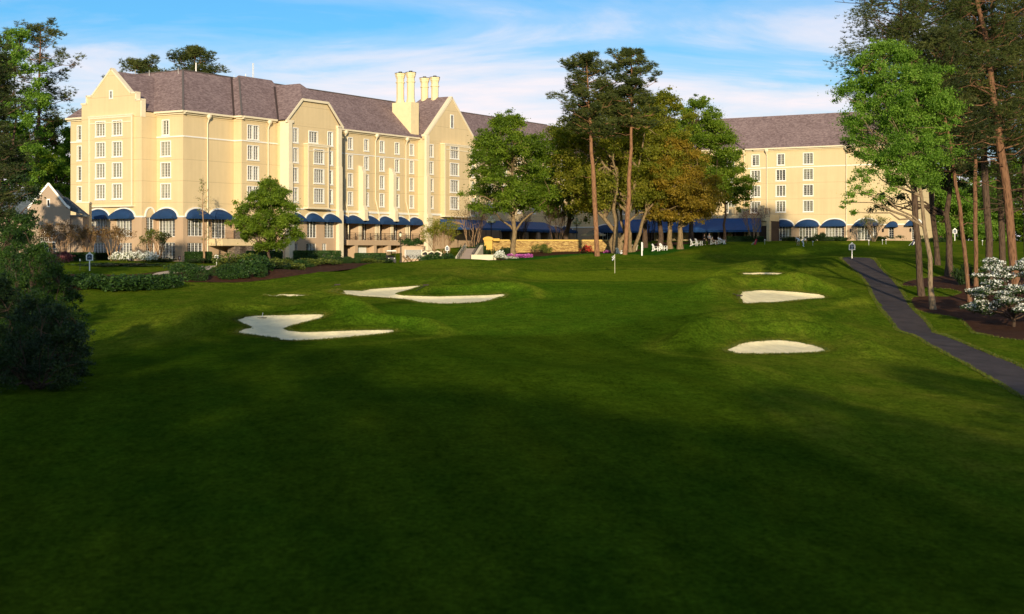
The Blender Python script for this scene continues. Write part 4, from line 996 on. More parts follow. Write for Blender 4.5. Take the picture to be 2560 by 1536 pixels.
PROF = {'round': [(0,.45),(.15,.80),(.4,1.0),(.65,.92),(.85,.62),(1,.15)], 'oval': [(0,.35),(.15,.78),(.35,1.0),(.6,.85),(.8,.55),(.93,.25),(1,.06)],
        'cone': [(0,.75),(.12,1.0),(.3,.93),(.5,.74),(.7,.50),(.88,.24),(1,.04)], 'vase': [(0,.25),(.3,.7),(.6,1.0),(.85,.85),(1,.35)],
        'open': [(0,.6),(.25,1.0),(.5,.85),(.7,.9),(.88,.6),(1,.2)], 'dome': [(0,1.0),(.3,.97),(.6,.82),(.85,.5),(1,.1)]}
def prof(kind, t): p = PROF[kind]; return np.interp(t, [a for a, b in p], [b for a, b in p])
def curve(a, b, n, rs, wob, sag=0.0):
    a, b = np.array(a, float), np.array(b, float); L = np.linalg.norm(b-a)
    t = np.linspace(0, 1, n)[:, None]; P = a+(b-a)*t
    P[:, 2] += sag*L*np.sin(t[:, 0]*math.pi)
    w = rs.normal(size=(n, 3))*wob*L/n; w[0] = w[-1] = 0; return P+w
LS, LN = .66, 2.0      # leaf size and count factors
def tree(name, label, cat, loc, H, crown, shape, leaf, lsize, nleaf, bk, tr, seed, group=None, nclump=60, nlimb=10, lean=(0, 0), flat=.65, cr=.24, forks=1, asp=.55, off=(0, 0), extra=None, ecc=1.0, twigs=True):
    """crown = (z bottom, z top, radius) above the base; returns the thing with trunk and crown"""
    rs = np.random.default_rng(seed); zb, zt, rad = crown
    root = thing(name, label, cat, loc, 0, group)
    ht = zb+(zt-zb)*.72; top = np.array([lean[0], lean[1], ht])
    tm = MB(); trunks = []
    for f in range(forks):
        if forks == 1: P = curve((0,0,-.4), top, 9, rs, .10)
        else:
            a = 2*math.pi*f/forks+rs.uniform(-.4, .4); sp = rad*.45
            P = curve((math.cos(a)*tr*.5, math.sin(a)*tr*.5, -.4), (lean[0]+math.cos(a)*sp, lean[1]+math.sin(a)*sp*.8, ht*rs.uniform(.85, 1.05)), 9, rs, .16, -.06)
        rr = tr*(1 if forks == 1 else .62)
        rd = [rr*1.45]+[rr*(1-.80*(i/8)**1.1) for i in range(1, 9)]
        tm.tube(P, rd, 10); trunks.append(P)
    # clump centres
    t = rs.uniform(0, 1, nclump)**.9; ang = np.arange(nclump)*2.39996+rs.uniform(-.5, .5, nclump)
    rr_ = np.sqrt(rs.uniform(.05, 1, nclump)); Rr = prof(shape, t)*rad*(.55+.42*rr_)*np.where(rs.uniform(0, 1, nclump) < .3, .55, 1)*rs.uniform(.82, 1.1, nclump)
    cx = lean[0]*t+off[0]; cy = lean[1]*t+off[1]
    C = np.stack([cx+Rr*np.cos(ang), cy+Rr*np.sin(ang)*ecc, zb+(zt-zb)*(.06+.9*t)], 1)
    Rc = rad*cr*rs.uniform(.65, 1.3, nclump)*(.6+.4*prof(shape, t))
    if extra is not None:
        C = np.concatenate([C, np.array(extra)[:, :3]]); Rc = np.concatenate([Rc, np.array(extra)[:, 3]])
    # limbs
    order = np.argsort(-np.hypot(C[:, 0], C[:, 1])); nb = []
    for i in order[:nlimb]:
        P = trunks[int(rs.integers(len(trunks)))]; zz = max(C[i, 2]-rs.uniform(.25, .55)*math.hypot(C[i, 0], C[i, 1])-.2*rad, zb*.75)
        k = int(np.argmin(np.abs(P[:, 2]-zz))); k = min(max(k, 2), 7)
        q = curve(P[k], C[i], 7, rs, .22, .06); r0 = tr*(.46-.25*k/9)
        tm.tube(q, [r0*(1-.85*j/6)+.012 for j in range(7)], 6, cap=False); nb.append(q)
    nbp = np.concatenate(nb+[p[3:] for p in trunks])
    if twigs:
        for i in order[nlimb:]:
            d = np.linalg.norm(nbp-C[i]-np.array([0, 0, rad*.1]), axis=1); j = int(np.argmin(d))
            q = curve(nbp[j], C[i], 4, rs, .2); tm.tube(q, [tr*.13+.012, tr*.1+.01, tr*.06+.008, .01], 4, cap=False)
    tm.build('trunk', bk, root)
    # foliage: soft edged sprays round every limb end, smaller sprays at random between them, and some stray leaves
    j = rs.integers(0, len(C), int(len(C)*1.3)); C2 = C[j]+unit(rs.normal(size=(len(j), 3)))*(Rc[j]*rs.uniform(.5, 1.35, len(j)))[:, None]*np.array([1, 1, .8])
    CC = np.concatenate([C, C2]); RR = np.concatenate([Rc*.95, Rc[j]*rs.uniform(.35, .7, len(j))])
    wgt = RR**1.7; cnt = np.maximum(4, (nleaf*LN*wgt/wgt.sum()).astype(int)); ci = np.repeat(np.arange(len(CC)), cnt)
    d = unit(rs.normal(size=(len(ci), 3))); rad_ = np.abs(rs.normal(.55, .33, len(ci))); rad_ = np.where(rs.uniform(0, 1, len(ci)) < .08, rad_*1.7, rad_)
    o_ = d*(rad_*RR[ci])[:, None]; o_[:, 2] *= max(flat, .62); pts = CC[ci]+o_
    V = leaves(pts, lsize*LS, asp, .5, d*.6, rs); ct = rs.uniform(-.28, .28, len(CC))
    link('crown', np_mesh('crown', V, 4, leaf, np.clip(.45+ct[ci]+rs.normal(0, .17, len(pts)), 0, 1)), root)
    return root
def pine(name, label, loc, H, zc, rad, tr, seed, bk=None, leaf=None, lean=(0, 0), bend=(0, 0), nbr=34, tuft=.42, ntuft=16, k=9, w=.05, shape='open', group=None, dead=0, cr=.19, extra=None, trunk_pts=None):
    rs = np.random.default_rng(seed); root = thing(name, label, 'pine tree', loc, 0, group)
    t = np.linspace(0, 1, 14); P = np.stack([lean[0]*t+bend[0]*np.sin(t*math.pi), lean[1]*t+bend[1]*np.sin(t*math.pi), -.5+(H-.6+.5)*t], 1)
    P[1:-1, :2] += rs.normal(size=(12, 2))*.05
    tm = MB(); tm.tube(P, [tr*1.3]+[tr*(1-.10*x-.72*max(0, x-.35)/.65) for x in t[1:]], 10)
    C = []; Rc = []
    def at(z): return np.array([np.interp(z, P[:, 2], P[:, i]) for i in range(3)])
    for i in range(nbr):
        f = (i+rs.uniform(0, 1))/nbr; z = zc+(H-zc)*f*.97; L = rad*prof(shape, np.array([f]))[0]*rs.uniform(.55, 1.12)
        a = i*2.39996+rs.uniform(-.6, .6); b = at(z-.3*L*(.3)); rise = rs.uniform(-.02, .28)+.35*f**2
        e = b+np.array([math.cos(a)*L, math.sin(a)*L, L*rise])
        q = curve(b, e, 6, rs, .25, -.05); tm.tube(q, [tr*.26*(1-f*.6)*(1-.8*j/5)+.015 for j in range(6)], 5, cap=False)
        for m in range(3 if L > rad*.5 else 2):
            s = 1-m*.27; pt = b+(e-b)*s+np.array([rs.normal(0, L*.10), rs.normal(0, L*.10), rs.normal(.12*L, .08*L)])
            C.append(pt); Rc.append(rad*cr*rs.uniform(.75, 1.25)*(1.1-.25*f))
            tm.tube(np.stack([b+(e-b)*max(0, s-.15), pt]), [.03, .012], 4, cap=False)
    for i in range(3): C.append(at(H-.4)+np.array([rs.normal(0, .3), rs.normal(0, .3), i*.22-.2])); Rc.append(rad*cr*.85)
    for i in range(dead):
        z = zc*rs.uniform(.55, .98); a = rs.uniform(0, 6.28); L = rad*rs.uniform(.3, .8); b = at(z)
        tm.tube(curve(b, b+np.array([math.cos(a)*L, math.sin(a)*L, L*.12]), 5, rs, .2), [.05, .04, .03, .02, .012], 5, cap=False)
    tm.build('trunk', bk or BK_pine, root)
    if extra is not None:
        C += [np.array(e[:3]) for e in extra]; Rc += [e[3] for e in extra]
    C = np.array(C); Rc = np.array(Rc); ntuft = int(ntuft*1.35); tuft *= .85
    pts, d, ci = clump_pts(C, Rc*1.12, ntuft, .6, rs, .1)
    V = needles(pts, tuft, w, k, .35, rs); ct = rs.uniform(-.25, .25, len(C))
    tn = np.repeat(np.clip(.42+ct[ci]+rs.normal(0, .13, len(pts)), 0, 1), k)
    link('crown', np_mesh('crown', V, 3, leaf or LF_pine, tn), root); return root

# ---- the trees in front of the hotel
tree('shade_tree', 'dense green egg shaped tree before the left wing of the hotel', 'tree', on(672, 175, -.1), 11, (1.7, 11.1, 4.3), 'oval', LF_mid, .30, 34000, BK_dark, .19, 21, nclump=170, nlimb=22, flat=.7, cr=.20)
tree('shade_tree', 'broad mid green tree with a straight trunk by the yellow pillar', 'tree', on(1284, 204, -.1), 20.5, (5.6, 20.8, 7.2), 'open', LF_mid, .40, 40000, BK_oak, .40, 22, nclump=150, nlimb=24, flat=.52, cr=.21, off=(-.9, 0))
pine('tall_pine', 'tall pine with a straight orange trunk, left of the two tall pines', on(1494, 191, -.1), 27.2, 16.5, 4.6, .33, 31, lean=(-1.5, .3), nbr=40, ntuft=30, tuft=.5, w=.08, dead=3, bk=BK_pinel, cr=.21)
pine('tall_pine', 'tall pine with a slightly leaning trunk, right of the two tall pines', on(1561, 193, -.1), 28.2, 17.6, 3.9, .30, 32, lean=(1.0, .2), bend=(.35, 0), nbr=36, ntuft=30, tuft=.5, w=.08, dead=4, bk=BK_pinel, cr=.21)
tree('oak_tree', 'large olive brown oak forking low behind the two tall pines', 'tree', on(1546, 206, -.1), 23, (5.6, 24.0, 8.8), 'round', LF_olive, .44, 42000, BK_oak, .62, 23, nclump=190, nlimb=24, forks=4, flat=.55, cr=.22, off=(-1.6, 2))
tree('oak_tree', 'green oak with a curved low limb just right of the leaning pine', 'tree', on(1577, 211, -.1), 20, (6.2, 20.6, 7.6), 'round', LF_olive, .44, 26000, BK_oak, .5, 24, nclump=130, nlimb=18, forks=3, flat=.55, cr=.23, off=(2.0, 3))
tree('dark_oak', 'dark green oak filling the gap left of the two tall pines', 'tree', on(1420, 226, -.1), 20, (4.0, 19.2, 7.2), 'round', LF_mid, .44, 26000, BK_dark, .42, 25, nclump=120, nlimb=14, flat=.5, cr=.24)
tree('young_oak', 'orange leaved tree with a dark trunk, leftmost of three trunks by the white lawn chairs', 'tree', on(1648, 215, -.1), 22, (5.0, 24.6, 6.6), 'round', LF_olive, .44, 26000, BK_dark, .42, 26, nclump=130, nlimb=16, flat=.5, cr=.23, off=(.8, 0))
tree('young_oak', 'orange leaved tree with a reddish trunk, middle of three trunks by the white lawn chairs', 'tree', on(1676, 214, -.1), 17, (3.8, 17.0, 5.6), 'round', LF_rust, .42, 20000, BK_oak, .42, 27, nclump=110, nlimb=14, flat=.45, cr=.24, off=(.2, -2))
tree('young_oak', 'orange leaved tree with a thick trunk, rightmost of three trunks by the white lawn chairs', 'tree', on(1701, 213, -.1), 15, (3.9, 12.0, 6.0), 'round', LF_rust, .42, 18000, BK_oak, .48, 28, nclump=100, nlimb=14, flat=.42, cr=.25, off=(.8, -1))
tree('dark_oak', 'tall dark oak filling the middle of the central clump behind the leaning pine', 'tree', on(1612, 218, -.1), 22, (5.2, 24.0, 7.0), 'round', LF_mid, .44, 26000, BK_dark, .4, 33, nclump=120, nlimb=16, flat=.55, cr=.23)
tree('shade_tree', 'tall bright green tree rising above the blue restaurant canopy', 'tree', on(1728, 233, -.1), 23.5, (5.6, 24.4, 6.8), 'round', LF_mid, .44, 32000, BK_dark, .4, 29, nclump=150, nlimb=18, flat=.5, cr=.22, off=(1.0, 0))
tree('shade_tree', 'small bushy green tree at the right edge of the central clump', 'tree', on(1812, 237, -.1), 14.5, (4.6, 16.0, 4.6), 'round', LF_mid, .42, 15000, BK_dark, .26, 30, nclump=85, nlimb=12, flat=.5, cr=.26)
# crape myrtles: bare multi-stemmed little trees
def myrtle(label, px_, D, H, rad, seed, leaf=None, n=1500, bk=None, zc=.52, dz=-.05):
    rs = np.random.default_rng(seed); root = thing('crape_myrtle', label, 'small tree', on(px_, D, dz), 0, 'crape myrtles along the hotel')
    tm = MB(); tips = []
    for s in range(7):
        a = 2*math.pi*s/7+rs.uniform(-.3, .3); e = np.array([math.cos(a)*rad*.5, math.sin(a)*rad*.5, H*zc*rs.uniform(.95, 1.15)])
        q = curve((math.cos(a)*.12, math.sin(a)*.12, -.2), e, 6, rs, .12, -.10); tm.tube(q, [.075, .065, .058, .05, .04, .032], 6)
        for b in range(5):
            a2 = a+rs.uniform(-1.1, 1.1); r = rad*rs.uniform(.35, 1); f = np.array([math.cos(a2)*r, math.sin(a2)*r, H*rs.uniform(.72, 1.0)-(r/rad)**2*H*.13])
            st = q[int(rs.integers(3, 6))]; p2 = curve(st, f, 5, rs, .15, -.05); tm.tube(p2, [.03, .026, .02, .015, .01], 4, cap=False); tips.append(f)
            for c in range(3):
                g = f+np.array([rs.normal(0, rad*.16), rs.normal(0, rad*.16), rs.uniform(-.1, .10)*H]); tm.tube(np.stack([p2[2], g]), [.014, .007], 3, cap=False); tips.append(g)
    tm.build('trunk', bk or BK_myrtle, root)
    C = np.array(tips); pts, d, ci = clump_pts(C, np.full(len(C), rad*.15), max(3, n//len(C)), .8, rs, .1)
    V = leaves(pts, .17, .5, .3, None, rs); link('crown', np_mesh('crown', V, 4, leaf or LF_myr, np.clip(rs.normal(.5, .25, len(pts)), 0, 1)), root)
    return root
myrtle('spreading bronze crape myrtle before the arched pavilion window', 146, 168, 4.7, 2.4, 41, n=2600)
myrtle('narrow bronze crape myrtle beside the white post sign at the hotel corner', 221, 172, 4.2, 1.4, 42, n=1500)
myrtle('bronze crape myrtle with crooked stems, left of the white azaleas', 283, 176, 4.4, 2.2, 43, n=2300)
myrtle('olive crape myrtle behind the white azaleas', 391, 182, 4.1, 2.1, 44, LF_shrub, 2600)
myrtle('large rounded olive brown myrtle above the cream bins', 1102, 203, 6.2, 2.7, 45, LF_olive, 5600, zc=.30)
myrtle('reddish bare stemmed myrtle in front of the entrance canopy', 1182, 216, 8.2, 3.0, 46, LF_myr, 900, zc=.5)
myrtle('bare dark myrtle against the arcade, between the two globe lamps', 1392, 222, 7.0, 2.6, 47, LF_red, 260, BK_dark)
myrtle('thin bare myrtle against the arcade, right of the broad green tree', 1302, 222, 6.6, 2.2, 48, LF_red, 200, BK_dark)
myrtle('purple brown myrtle at the right end of the blue canopy', 1886, 238, 6.3, 2.6, 49, LF_red, 900)
myrtle('pale stemmed myrtle before the right wing, next to the wall lantern', 2184, 243, 4.6, 2.4, 50, LF_shrub, 1400, BK_pale)
myrtle('bare black stemmed myrtle under the canopy near the large planter', 1625, 232, 6.0, 2.2, 51, LF_red, 120, BK_dark)
# slender bare sapling
def sapling():
    rs = np.random.default_rng(5); root = thing('sapling', 'slender almost bare sapling before the left wing downspout', 'small tree', on(510, 183, -.1))
    tm = MB(); tm.tube(curve((0,0,-.2), (-.15,0,11.6), 9, rs, .05), [.16,.14,.12,.10,.08,.06,.045,.03,.012], 8)
    tips = []
    for i in range(46):
        z = rs.uniform(2.6, 11.2); a = rs.uniform(0, 6.28); L = rs.uniform(.7, 2.0)*(1.1-.065*z); L = max(L, .35)
        q = curve((-.1*z/11, 0, z), (math.cos(a)*L, math.sin(a)*L, z+L*.35), 5, rs, .15); tm.tube(q, [.022,.018,.014,.01,.006], 4, cap=False); tips += [q[2], q[3], q[4]]
    tm.build('trunk', BK_myrtle, root); C = np.array(tips); pts, d, ci = clump_pts(C, np.full(len(C), .28), 5, .8, rs, .1)
    link('crown', np_mesh('crown', leaves(pts, .14, .5, .2, None, rs), 4, LF_shrub, np.clip(rs.normal(.5, .25, len(pts)), 0, 1)), root)
sapling()
# ---- left background trees
def far(px_, D): x = (px_-CX)/F*D; return (x, D, 0.0)
pine('tall_pine', 'tall pine with layered boughs standing left of the hotel', far(86, 222), 35.5, 17.5, 7.0, .38, 61, lean=(1.0, 0), nbr=40, ntuft=22, tuft=.55, w=.08, dead=3, cr=.16)
pine('tall_pine', 'flat topped pine showing over the roof, left of the pair behind the front gable', far(352, 236), 31.6, 25, 5.6, .35, 62, nbr=22, ntuft=30, tuft=.55, w=.09, shape='dome', cr=.22)
pine('tall_pine', 'round topped pine showing over the roof, taller of the pair behind the front gable', far(487, 236), 33.8, 25.5, 5.4, .38, 63, nbr=26, ntuft=32, tuft=.55, w=.09, shape='dome', cr=.23)
pine('tall_pine', 'pine crown peeping out just behind the peak of the front gable', far(283, 240), 30.0, 25, 2.6, .3, 64, nbr=12, ntuft=26, tuft=.55, w=.09, shape='dome', cr=.26)
tree('leafy_tree', 'bright green tree with a wispy top at the far left edge', 'tree', far(38, 205), 32, (8, 33.0, 5.6), 'open', LF_bright, .46, 20000, BK_dark, .35, 65, nclump=110, nlimb=14, flat=.5, cr=.20)
tree('leafy_tree', 'bright green tree between the tall layered pine and the hotel', 'tree', far(140, 226), 23, (4, 21.5, 5.5), 'round', LF_bright, .45, 24000, BK_dark, .35, 66, nclump=80, nlimb=12, flat=.5, cr=.24)
tree('leafy_tree', 'deep green tree directly behind the pavilion roof', 'tree', far(128, 232), 16, (1, 17.0, 7.0), 'round', LF_mid, .45, 22000, BK_dark, .35, 67, nclump=80, nlimb=10, flat=.5, cr=.25)
tree('leafy_tree', 'mid green tree left of the pavilion gable, behind the dark pine', 'tree', far(50, 214), 19, (3, 19.5, 5.2), 'round', LF_mid, .45, 18000, BK_dark, .35, 68, nclump=70, nlimb=10, flat=.5, cr=.25)
pine('dark_pine', 'dark pine cut off by the left edge of the view', far(-22, 112), 17.5, 2.6, 3.2, .35, 69, bk=BK_dark, leaf=LF_pined, nbr=60, ntuft=24, tuft=.34, w=.055, shape='oval', cr=.24)
# ---- right hand grove
tree('maple_tree', 'fresh bright green tree with a pale leaning trunk beside the cart path', 'tree', on(2334, 121, -.1), 21, (10.0, 23.6, 5.3), 'round', LF_bright, .25, 52000, BK_pale, .235, 71, nclump=210, nlimb=26, lean=(-1.7, .5), flat=.5, cr=.19, off=(-2.2, 0),
     extra=[(-7.2,0,10.0,.75),(-7.6,0,9.3,.5),(-6.6,.3,10.6,.8),(-6.9,0,8.5,.45),(-5.8,0,11.2,.9),(-6.3,.2,12,.8),(-4.6,0,9.6,.7),(-3.6,0,10.4,.9),(-5.4,.2,10.2,.7)])
pine('tall_pine', 'dark barked pine leading the grove, standing nearest the cart path edge', on(2305, 131, -.1), 33, 17.5, 7.6, .30, 72, bk=BK_dark, leaf=LF_pine, lean=(-2.4, 0), nbr=64, ntuft=44, tuft=.36, w=.05, dead=4, cr=.18)
pine('tall_pine', 'thick pale barked pine leaning left across the upper right corner', on(2543, 133, -.1), 36, 13.5, 7.2, .40, 73, bk=BK_pine, leaf=LF_pine, lean=(-5.2, 0), bend=(.55, 0), nbr=60, ntuft=44, tuft=.36, w=.05, dead=9, cr=.18)
pine('slim_pine', 'slim red brown pine standing straight left of the white dogwood', on(2440, 138, -.1), 28, 12.5, 5.2, .21, 74, bk=BK_pine, leaf=LF_pined, lean=(-.2, 0), nbr=44, ntuft=34, tuft=.36, w=.05, dead=3, cr=.20)
pine('slim_pine', 'slim pine leaning left, rooted just left of the white dogwood', on(2427, 126, -.1), 24, 11.5, 4.8, .19, 75, bk=BK_pine, leaf=LF_pined, lean=(-3.4, .4), bend=(.3, 0), nbr=42, ntuft=32, tuft=.36, w=.05, dead=3, cr=.20)
tree('dark_oak', 'dark trunked oak with wide low limbs in the middle of the grove', 'tree', on(2372, 151, -.1), 22, (8.6, 22, 6.0), 'round', LF_dark, .32, 26000, BK_dark, .40, 76, nclump=110, nlimb=18, flat=.42, cr=.20, extra=[(-6.3,0,8.0,1.0),(-7.6,0,7.6,.8),(-8.4,0,7.2,.6),(-5.2,0,8.6,1.0),(-4,0,7.8,.7),(4,0,7.6,.8),(-7.0,.5,8.9,.8)])
pine('tall_pine', 'dark trunked pine between the slim pine and the pale leaning pine', on(2474, 142, -.1), 33, 13.0, 6.6, .36, 77, bk=BK_dark, leaf=LF_pined, lean=(-1.2, 0), nbr=58, ntuft=40, tuft=.36, w=.05, dead=5, cr=.19)
pine('tall_pine', 'dark trunked pine half hidden behind the pale leaning pine', on(2510, 150, -.1), 34, 13, 6.6, .34, 78, bk=BK_dark, leaf=LF_pined, lean=(-1.5, 0), nbr=58, ntuft=40, tuft=.38, w=.05, dead=3, cr=.19)
pine('tall_pine', 'dark pine at the right edge of the view behind the dogwood', on(2568, 146, -.1), 33, 7, 6.2, .34, 79, bk=BK_dark, leaf=LF_pined, lean=(-.5, 0), nbr=66, ntuft=38, tuft=.38, w=.05, cr=.19)
pine('tall_pine', 'pine with a wide drooping bough reaching left over the right wing roof', on(2345, 160, -.1), 30, 12, 6.4, .30, 80, bk=BK_dark, leaf=LF_pine, lean=(-2.5, 0), nbr=54, ntuft=40, tuft=.42, w=.055, cr=.19,
     extra=[(-8.6,0,14.9,.8),(-9.5,0,14.3,.8),(-10.4,0,14.0,.7),(-9.0,0,15.8,.7),(-8.2,0,16.3,.8),(-10.0,0,13.2,.6),(-8.4,0,13.8,.7),(-7.4,0,15.2,.9),(-6.8,0,16.4,.9),(-9.0,0,12.7,.5),(-6.2,0,14.4,.8)])
for i, (p, D, h, r, lf, lb) in enumerate([(2300, 268, 15, 8, LF_mid, 'mid green woodland tree just beyond the right wing'), (2350, 262, 13, 7, LF_bright, 'fresh green woodland tree seen between the left grove trunks'), (2405, 270, 17, 8, LF_mid, 'tall mid green woodland tree in the middle of the grove gap'),
      (2462, 258, 13, 7, LF_bright, 'fresh green woodland tree behind the slim straight pine'), (2520, 266, 18, 8, LF_mid, 'mid green woodland tree behind the pale leaning pine'), (2585, 255, 15, 8, LF_bright, 'fresh green woodland tree at the far right edge'), (2640, 250, 19, 8, LF_mid, 'deep green woodland tree beyond the right edge')]):
    tree('woodland_tree', lb, 'tree', far(p, D), h, (.6, h, r), 'round', lf, .55, 14000, BK_dark, .35, 90+i, 'woodland trees beyond the right wing', nclump=60, nlimb=8, flat=.5, cr=.27)
# dogwood
def dogwood():
    rs = np.random.default_rng(8); D = 109; root = thing('dogwood', 'low spreading dogwood covered in white blossom at the right edge', 'small tree', on(2535, D, -.1))
    tm = MB(); C = []
    for i in range(40):
        a = i*2.39996; z = rs.uniform(1.0, 5.6); r = 4.2*math.sqrt(max(.05, 1-(z-1.0)/5.2))*rs.uniform(.6, 1.05); e = np.array([math.cos(a)*r, math.sin(a)*r, z])
        q = curve((0, 0, .2+z*.3), e, 6, rs, .15, .06); tm.tube(q, [.06,.05,.04,.03,.02,.012], 5, cap=False)
        for m in range(4): C.append(q[5-m//2]+np.array([rs.normal(0,.3), rs.normal(0,.3), rs.normal(0,.08)]))
    tm.tube([(0,0,-.3),(0,0,1.2),(.1,0,2.6)], [.13,.11,.08], 8); tm.build('trunk', BK_dark, root)
    C = np.array(C); pts, d, ci = clump_pts(C, np.full(len(C), .62), 75, .35, rs, .1)
    link('foliage', np_mesh('foliage', leaves(pts-np.array([0,0,.08]), .16, .55, .6, None, rs), 4, LF_dark, np.clip(rs.normal(.6, .2, len(pts)), 0, 1)), root)
    pts, d, ci = clump_pts(C, np.full(len(C), .6), 60, .28, rs, .1)
    link('blossom', np_mesh('blossom', leaves(pts, .13, .85, 2.0, None, rs), 4, FL_white, np.clip(rs.normal(.6, .25, len(pts)), 0, 1)), root)
dogwood()
# ---- shrubs: a few meshes, copied
def shrub_mesh(kind, leaf, n, size, seed, flower=None, nf=0, fs=.1, wisp=0):
    rs = np.random.default_rng(seed)
    if kind == 'ball':
        d = unit(rs.normal(size=(n, 3))); r = rs.uniform(.80, 1.0, n); r *= 1+.07*np.sin(d[:, 0]*9)*np.cos(d[:, 1]*8+d[:, 2]*6); P = d*r[:, None]; P[:, 2] = P[:, 2]*.85+.72; P = P[P[:, 2] > .0]
    elif kind == 'box':
        f = rs.uniform(-1, 1, (n, 3)); ax = rs.integers(0, 3, n); f[np.arange(n), ax] = np.sign(f[np.arange(n), ax])*rs.uniform(.90, 1.02, n); P = f*np.array([.5, .5, .5])+np.array([0, 0, .5])
    else:
        m = 16; C = np.stack([rs.normal(0, .42, m), rs.normal(0, .42, m), rs.uniform(.2, .75, m)], 1); P, _, _ = clump_pts(C, np.full(m, .42), n//m, .7, rs, .3); P = P[P[:, 2] > 0]
    return P
SH = {}
def shrub(key, kind, leaf, n, size, seed, flower=None, nf=0, fs=.1):
    rs = np.random.default_rng(seed+500); P = shrub_mesh(kind, leaf, n, size, seed)
    V = leaves(P, size, .6, .5, None, rs); a = np_mesh(key+'_foliage', V, 4, leaf, np.clip(rs.normal(.45, .22, len(P)), 0, 1)); b = None
    if flower is not None:
        Q = shrub_mesh(kind, leaf, nf, size, seed); Q[:, 2] += fs*.35; Q = Q[Q[:, 2] > .25]
        b = np_mesh(key+'_blossom', leaves(Q*1.03, fs, .9, .8, None, rs), 4, flower, np.clip(rs.normal(.5, .25, len(Q)), 0, 1))
    SH[key] = (a, b)
shrub('ball', 'ball', LF_hedge, 2600, .11, 1); shrub('hedge', 'box', LF_hedge, 15000, .075, 2); shrub('loose', 'loose', LF_shrub, 2400, .13, 3); shrub('dark', 'loose', LF_dark, 2600, .13, 4)
shrub('green', 'loose', LF_hedge, 2600, .12, 9)
shrub('azalea', 'loose', LF_shrub, 1200, .13, 5, FL_white, 2300, .12); shrub('pink', 'loose', LF_hedge, 500, .12, 6, FL_pink, 1900, .13); shrub('redaz', 'loose', LF_shrub, 900, .13, 7, FL_redf, 900, .14); shrub('maroon', 'loose', LF_red, 1800, .13, 8)
def put(key, name, label, cat, px_, D, sx, sy, sz, rz=0, group=None, dz=-.05):
    a, b = SH[key]; r = thing(name, label, cat, on(px_, D, dz), rz, group); r.scale = (sx, sy, sz)
    link('foliage', a, r)
    if b: link('blossom', b, r)
    return r
HG = 'clipped hedges at the foot of the hotel'
put('hedge', 'clipped_hedge', 'clipped hedge below the pavilion lanterns', 'hedge', 178, 170, 5.2, 1.2, 1.1, .1, HG)
put('hedge', 'clipped_hedge', 'clipped hedge under the lower window left of the white azaleas', 'hedge', 250, 184, 3.0, 1.2, 1.0, -.5, HG)
put('hedge', 'clipped_hedge', 'clipped hedge under the window left of the stone porch', 'hedge', 496, 184, 3.4, 1.4, 1.5, .9, HG)
put('hedge', 'clipped_hedge', 'long clipped hedge behind the egg shaped tree', 'hedge', 661, 190, 4.6, 1.4, 1.5, .2, HG)
put('hedge', 'clipped_hedge', 'long clipped hedge along the foot of the clipped gable block', 'hedge', 793, 199, 6.3, 1.4, 1.6, .25, HG)
put('hedge', 'clipped_hedge', 'clipped hedge left of the golf cart', 'hedge', 926, 208, 4.4, 1.4, 1.5, .3, HG)
put('hedge', 'clipped_hedge', 'low hedge below the right end of the blue canopy', 'hedge', 1858, 238, 6.4, 1.2, .95, 0, HG)
for i, (p, D, s, l) in enumerate([(455, 141, 1.28, 'largest round boxwood ball in the left bed'), (497, 141, 1.02, 'round boxwood ball right of the largest one'), (567, 143, 1.1, 'round boxwood ball before the olive shrub mass'), (535, 145, .6, 'small round boxwood between two larger balls'),
       (818, 180, .62, 'small boxwood ball, first in the row below the long hedge'), (870, 184, .68, 'small boxwood ball, second in the row below the long hedge'), (891, 187, .6, 'small boxwood ball, third in the row below the long hedge'), (907, 190, .58, 'small boxwood ball, last in the row below the long hedge')]):
    put('ball', 'boxwood_ball', l, 'shrub', p, D, s, s, s*.92, i, 'round boxwoods in the left bed')
G2 = 'loose shrubs in the left bed'
for i, (k, p, D, sx, sz, l) in enumerate([('green', 215, 131, 2.42, 1.43, 'leafy green shrub at the left end of the bed hedge'), ('green', 258, 130.5, 2.31, 1.49, 'leafy green shrub below the white post sign'), ('green', 300, 131, 2.42, 1.54, 'leafy green shrub right of the white post sign'), ('green', 342, 132, 2.31, 1.49, 'leafy green shrub in the middle of the bed hedge'),
       ('green', 383, 133.5, 2.10, 1.38, 'leafy green shrub left of the largest boxwood'), ('green', 420, 135, 1.99, 1.32, 'leafy green shrub touching the largest boxwood'), ('loose', 610, 150, 2.4, 1.9, 'olive shrub mass before the stone porch'), ('green', 632, 148, 2.3, 1.8, 'dark shrub mass below the egg shaped tree'),
       ('loose', 668, 152, 2.0, 1.3, 'brown olive shrub right of the dark shrub mass'), ('loose', 705, 166, 2.0, 1.2, 'flecked shrub right of the egg shaped tree trunk'), ('dark', 735, 172, 1.8, 1.1, 'low dark shrub below the white door'), ('loose', 770, 176, 2.0, 1.0, 'low brown shrub under the long hedge'),
       ('dark', 850, 186, 1.8, .9, 'low dark shrub at the end of the long hedge'), ('dark', 945, 197, 2.0, 1.0, 'low dark shrub beside the golf cart'), ('dark', 412, 180, 2.0, .6, 'low dark ground shrub before the corner wall'), ('dark', 530, 178, 3.0, .8, 'low dark ground shrub at the foot of the sapling'), ('dark', 575, 160, 1.3, .8, 'small dark shrub by the pale footpath'),
       ('green', 320, 158, 4.2, .42, 'wide low green planting before the white azaleas'), ('green', 250, 156, 3.6, .42, 'wide low green planting behind the white post sign'), ('loose', 560, 152, 1.2, .7, 'small yellowish shrub by the footpath')]):
    put(k, 'garden_shrub', l, 'shrub', p, D, sx, sx*.8, sz, i*1.7, G2)
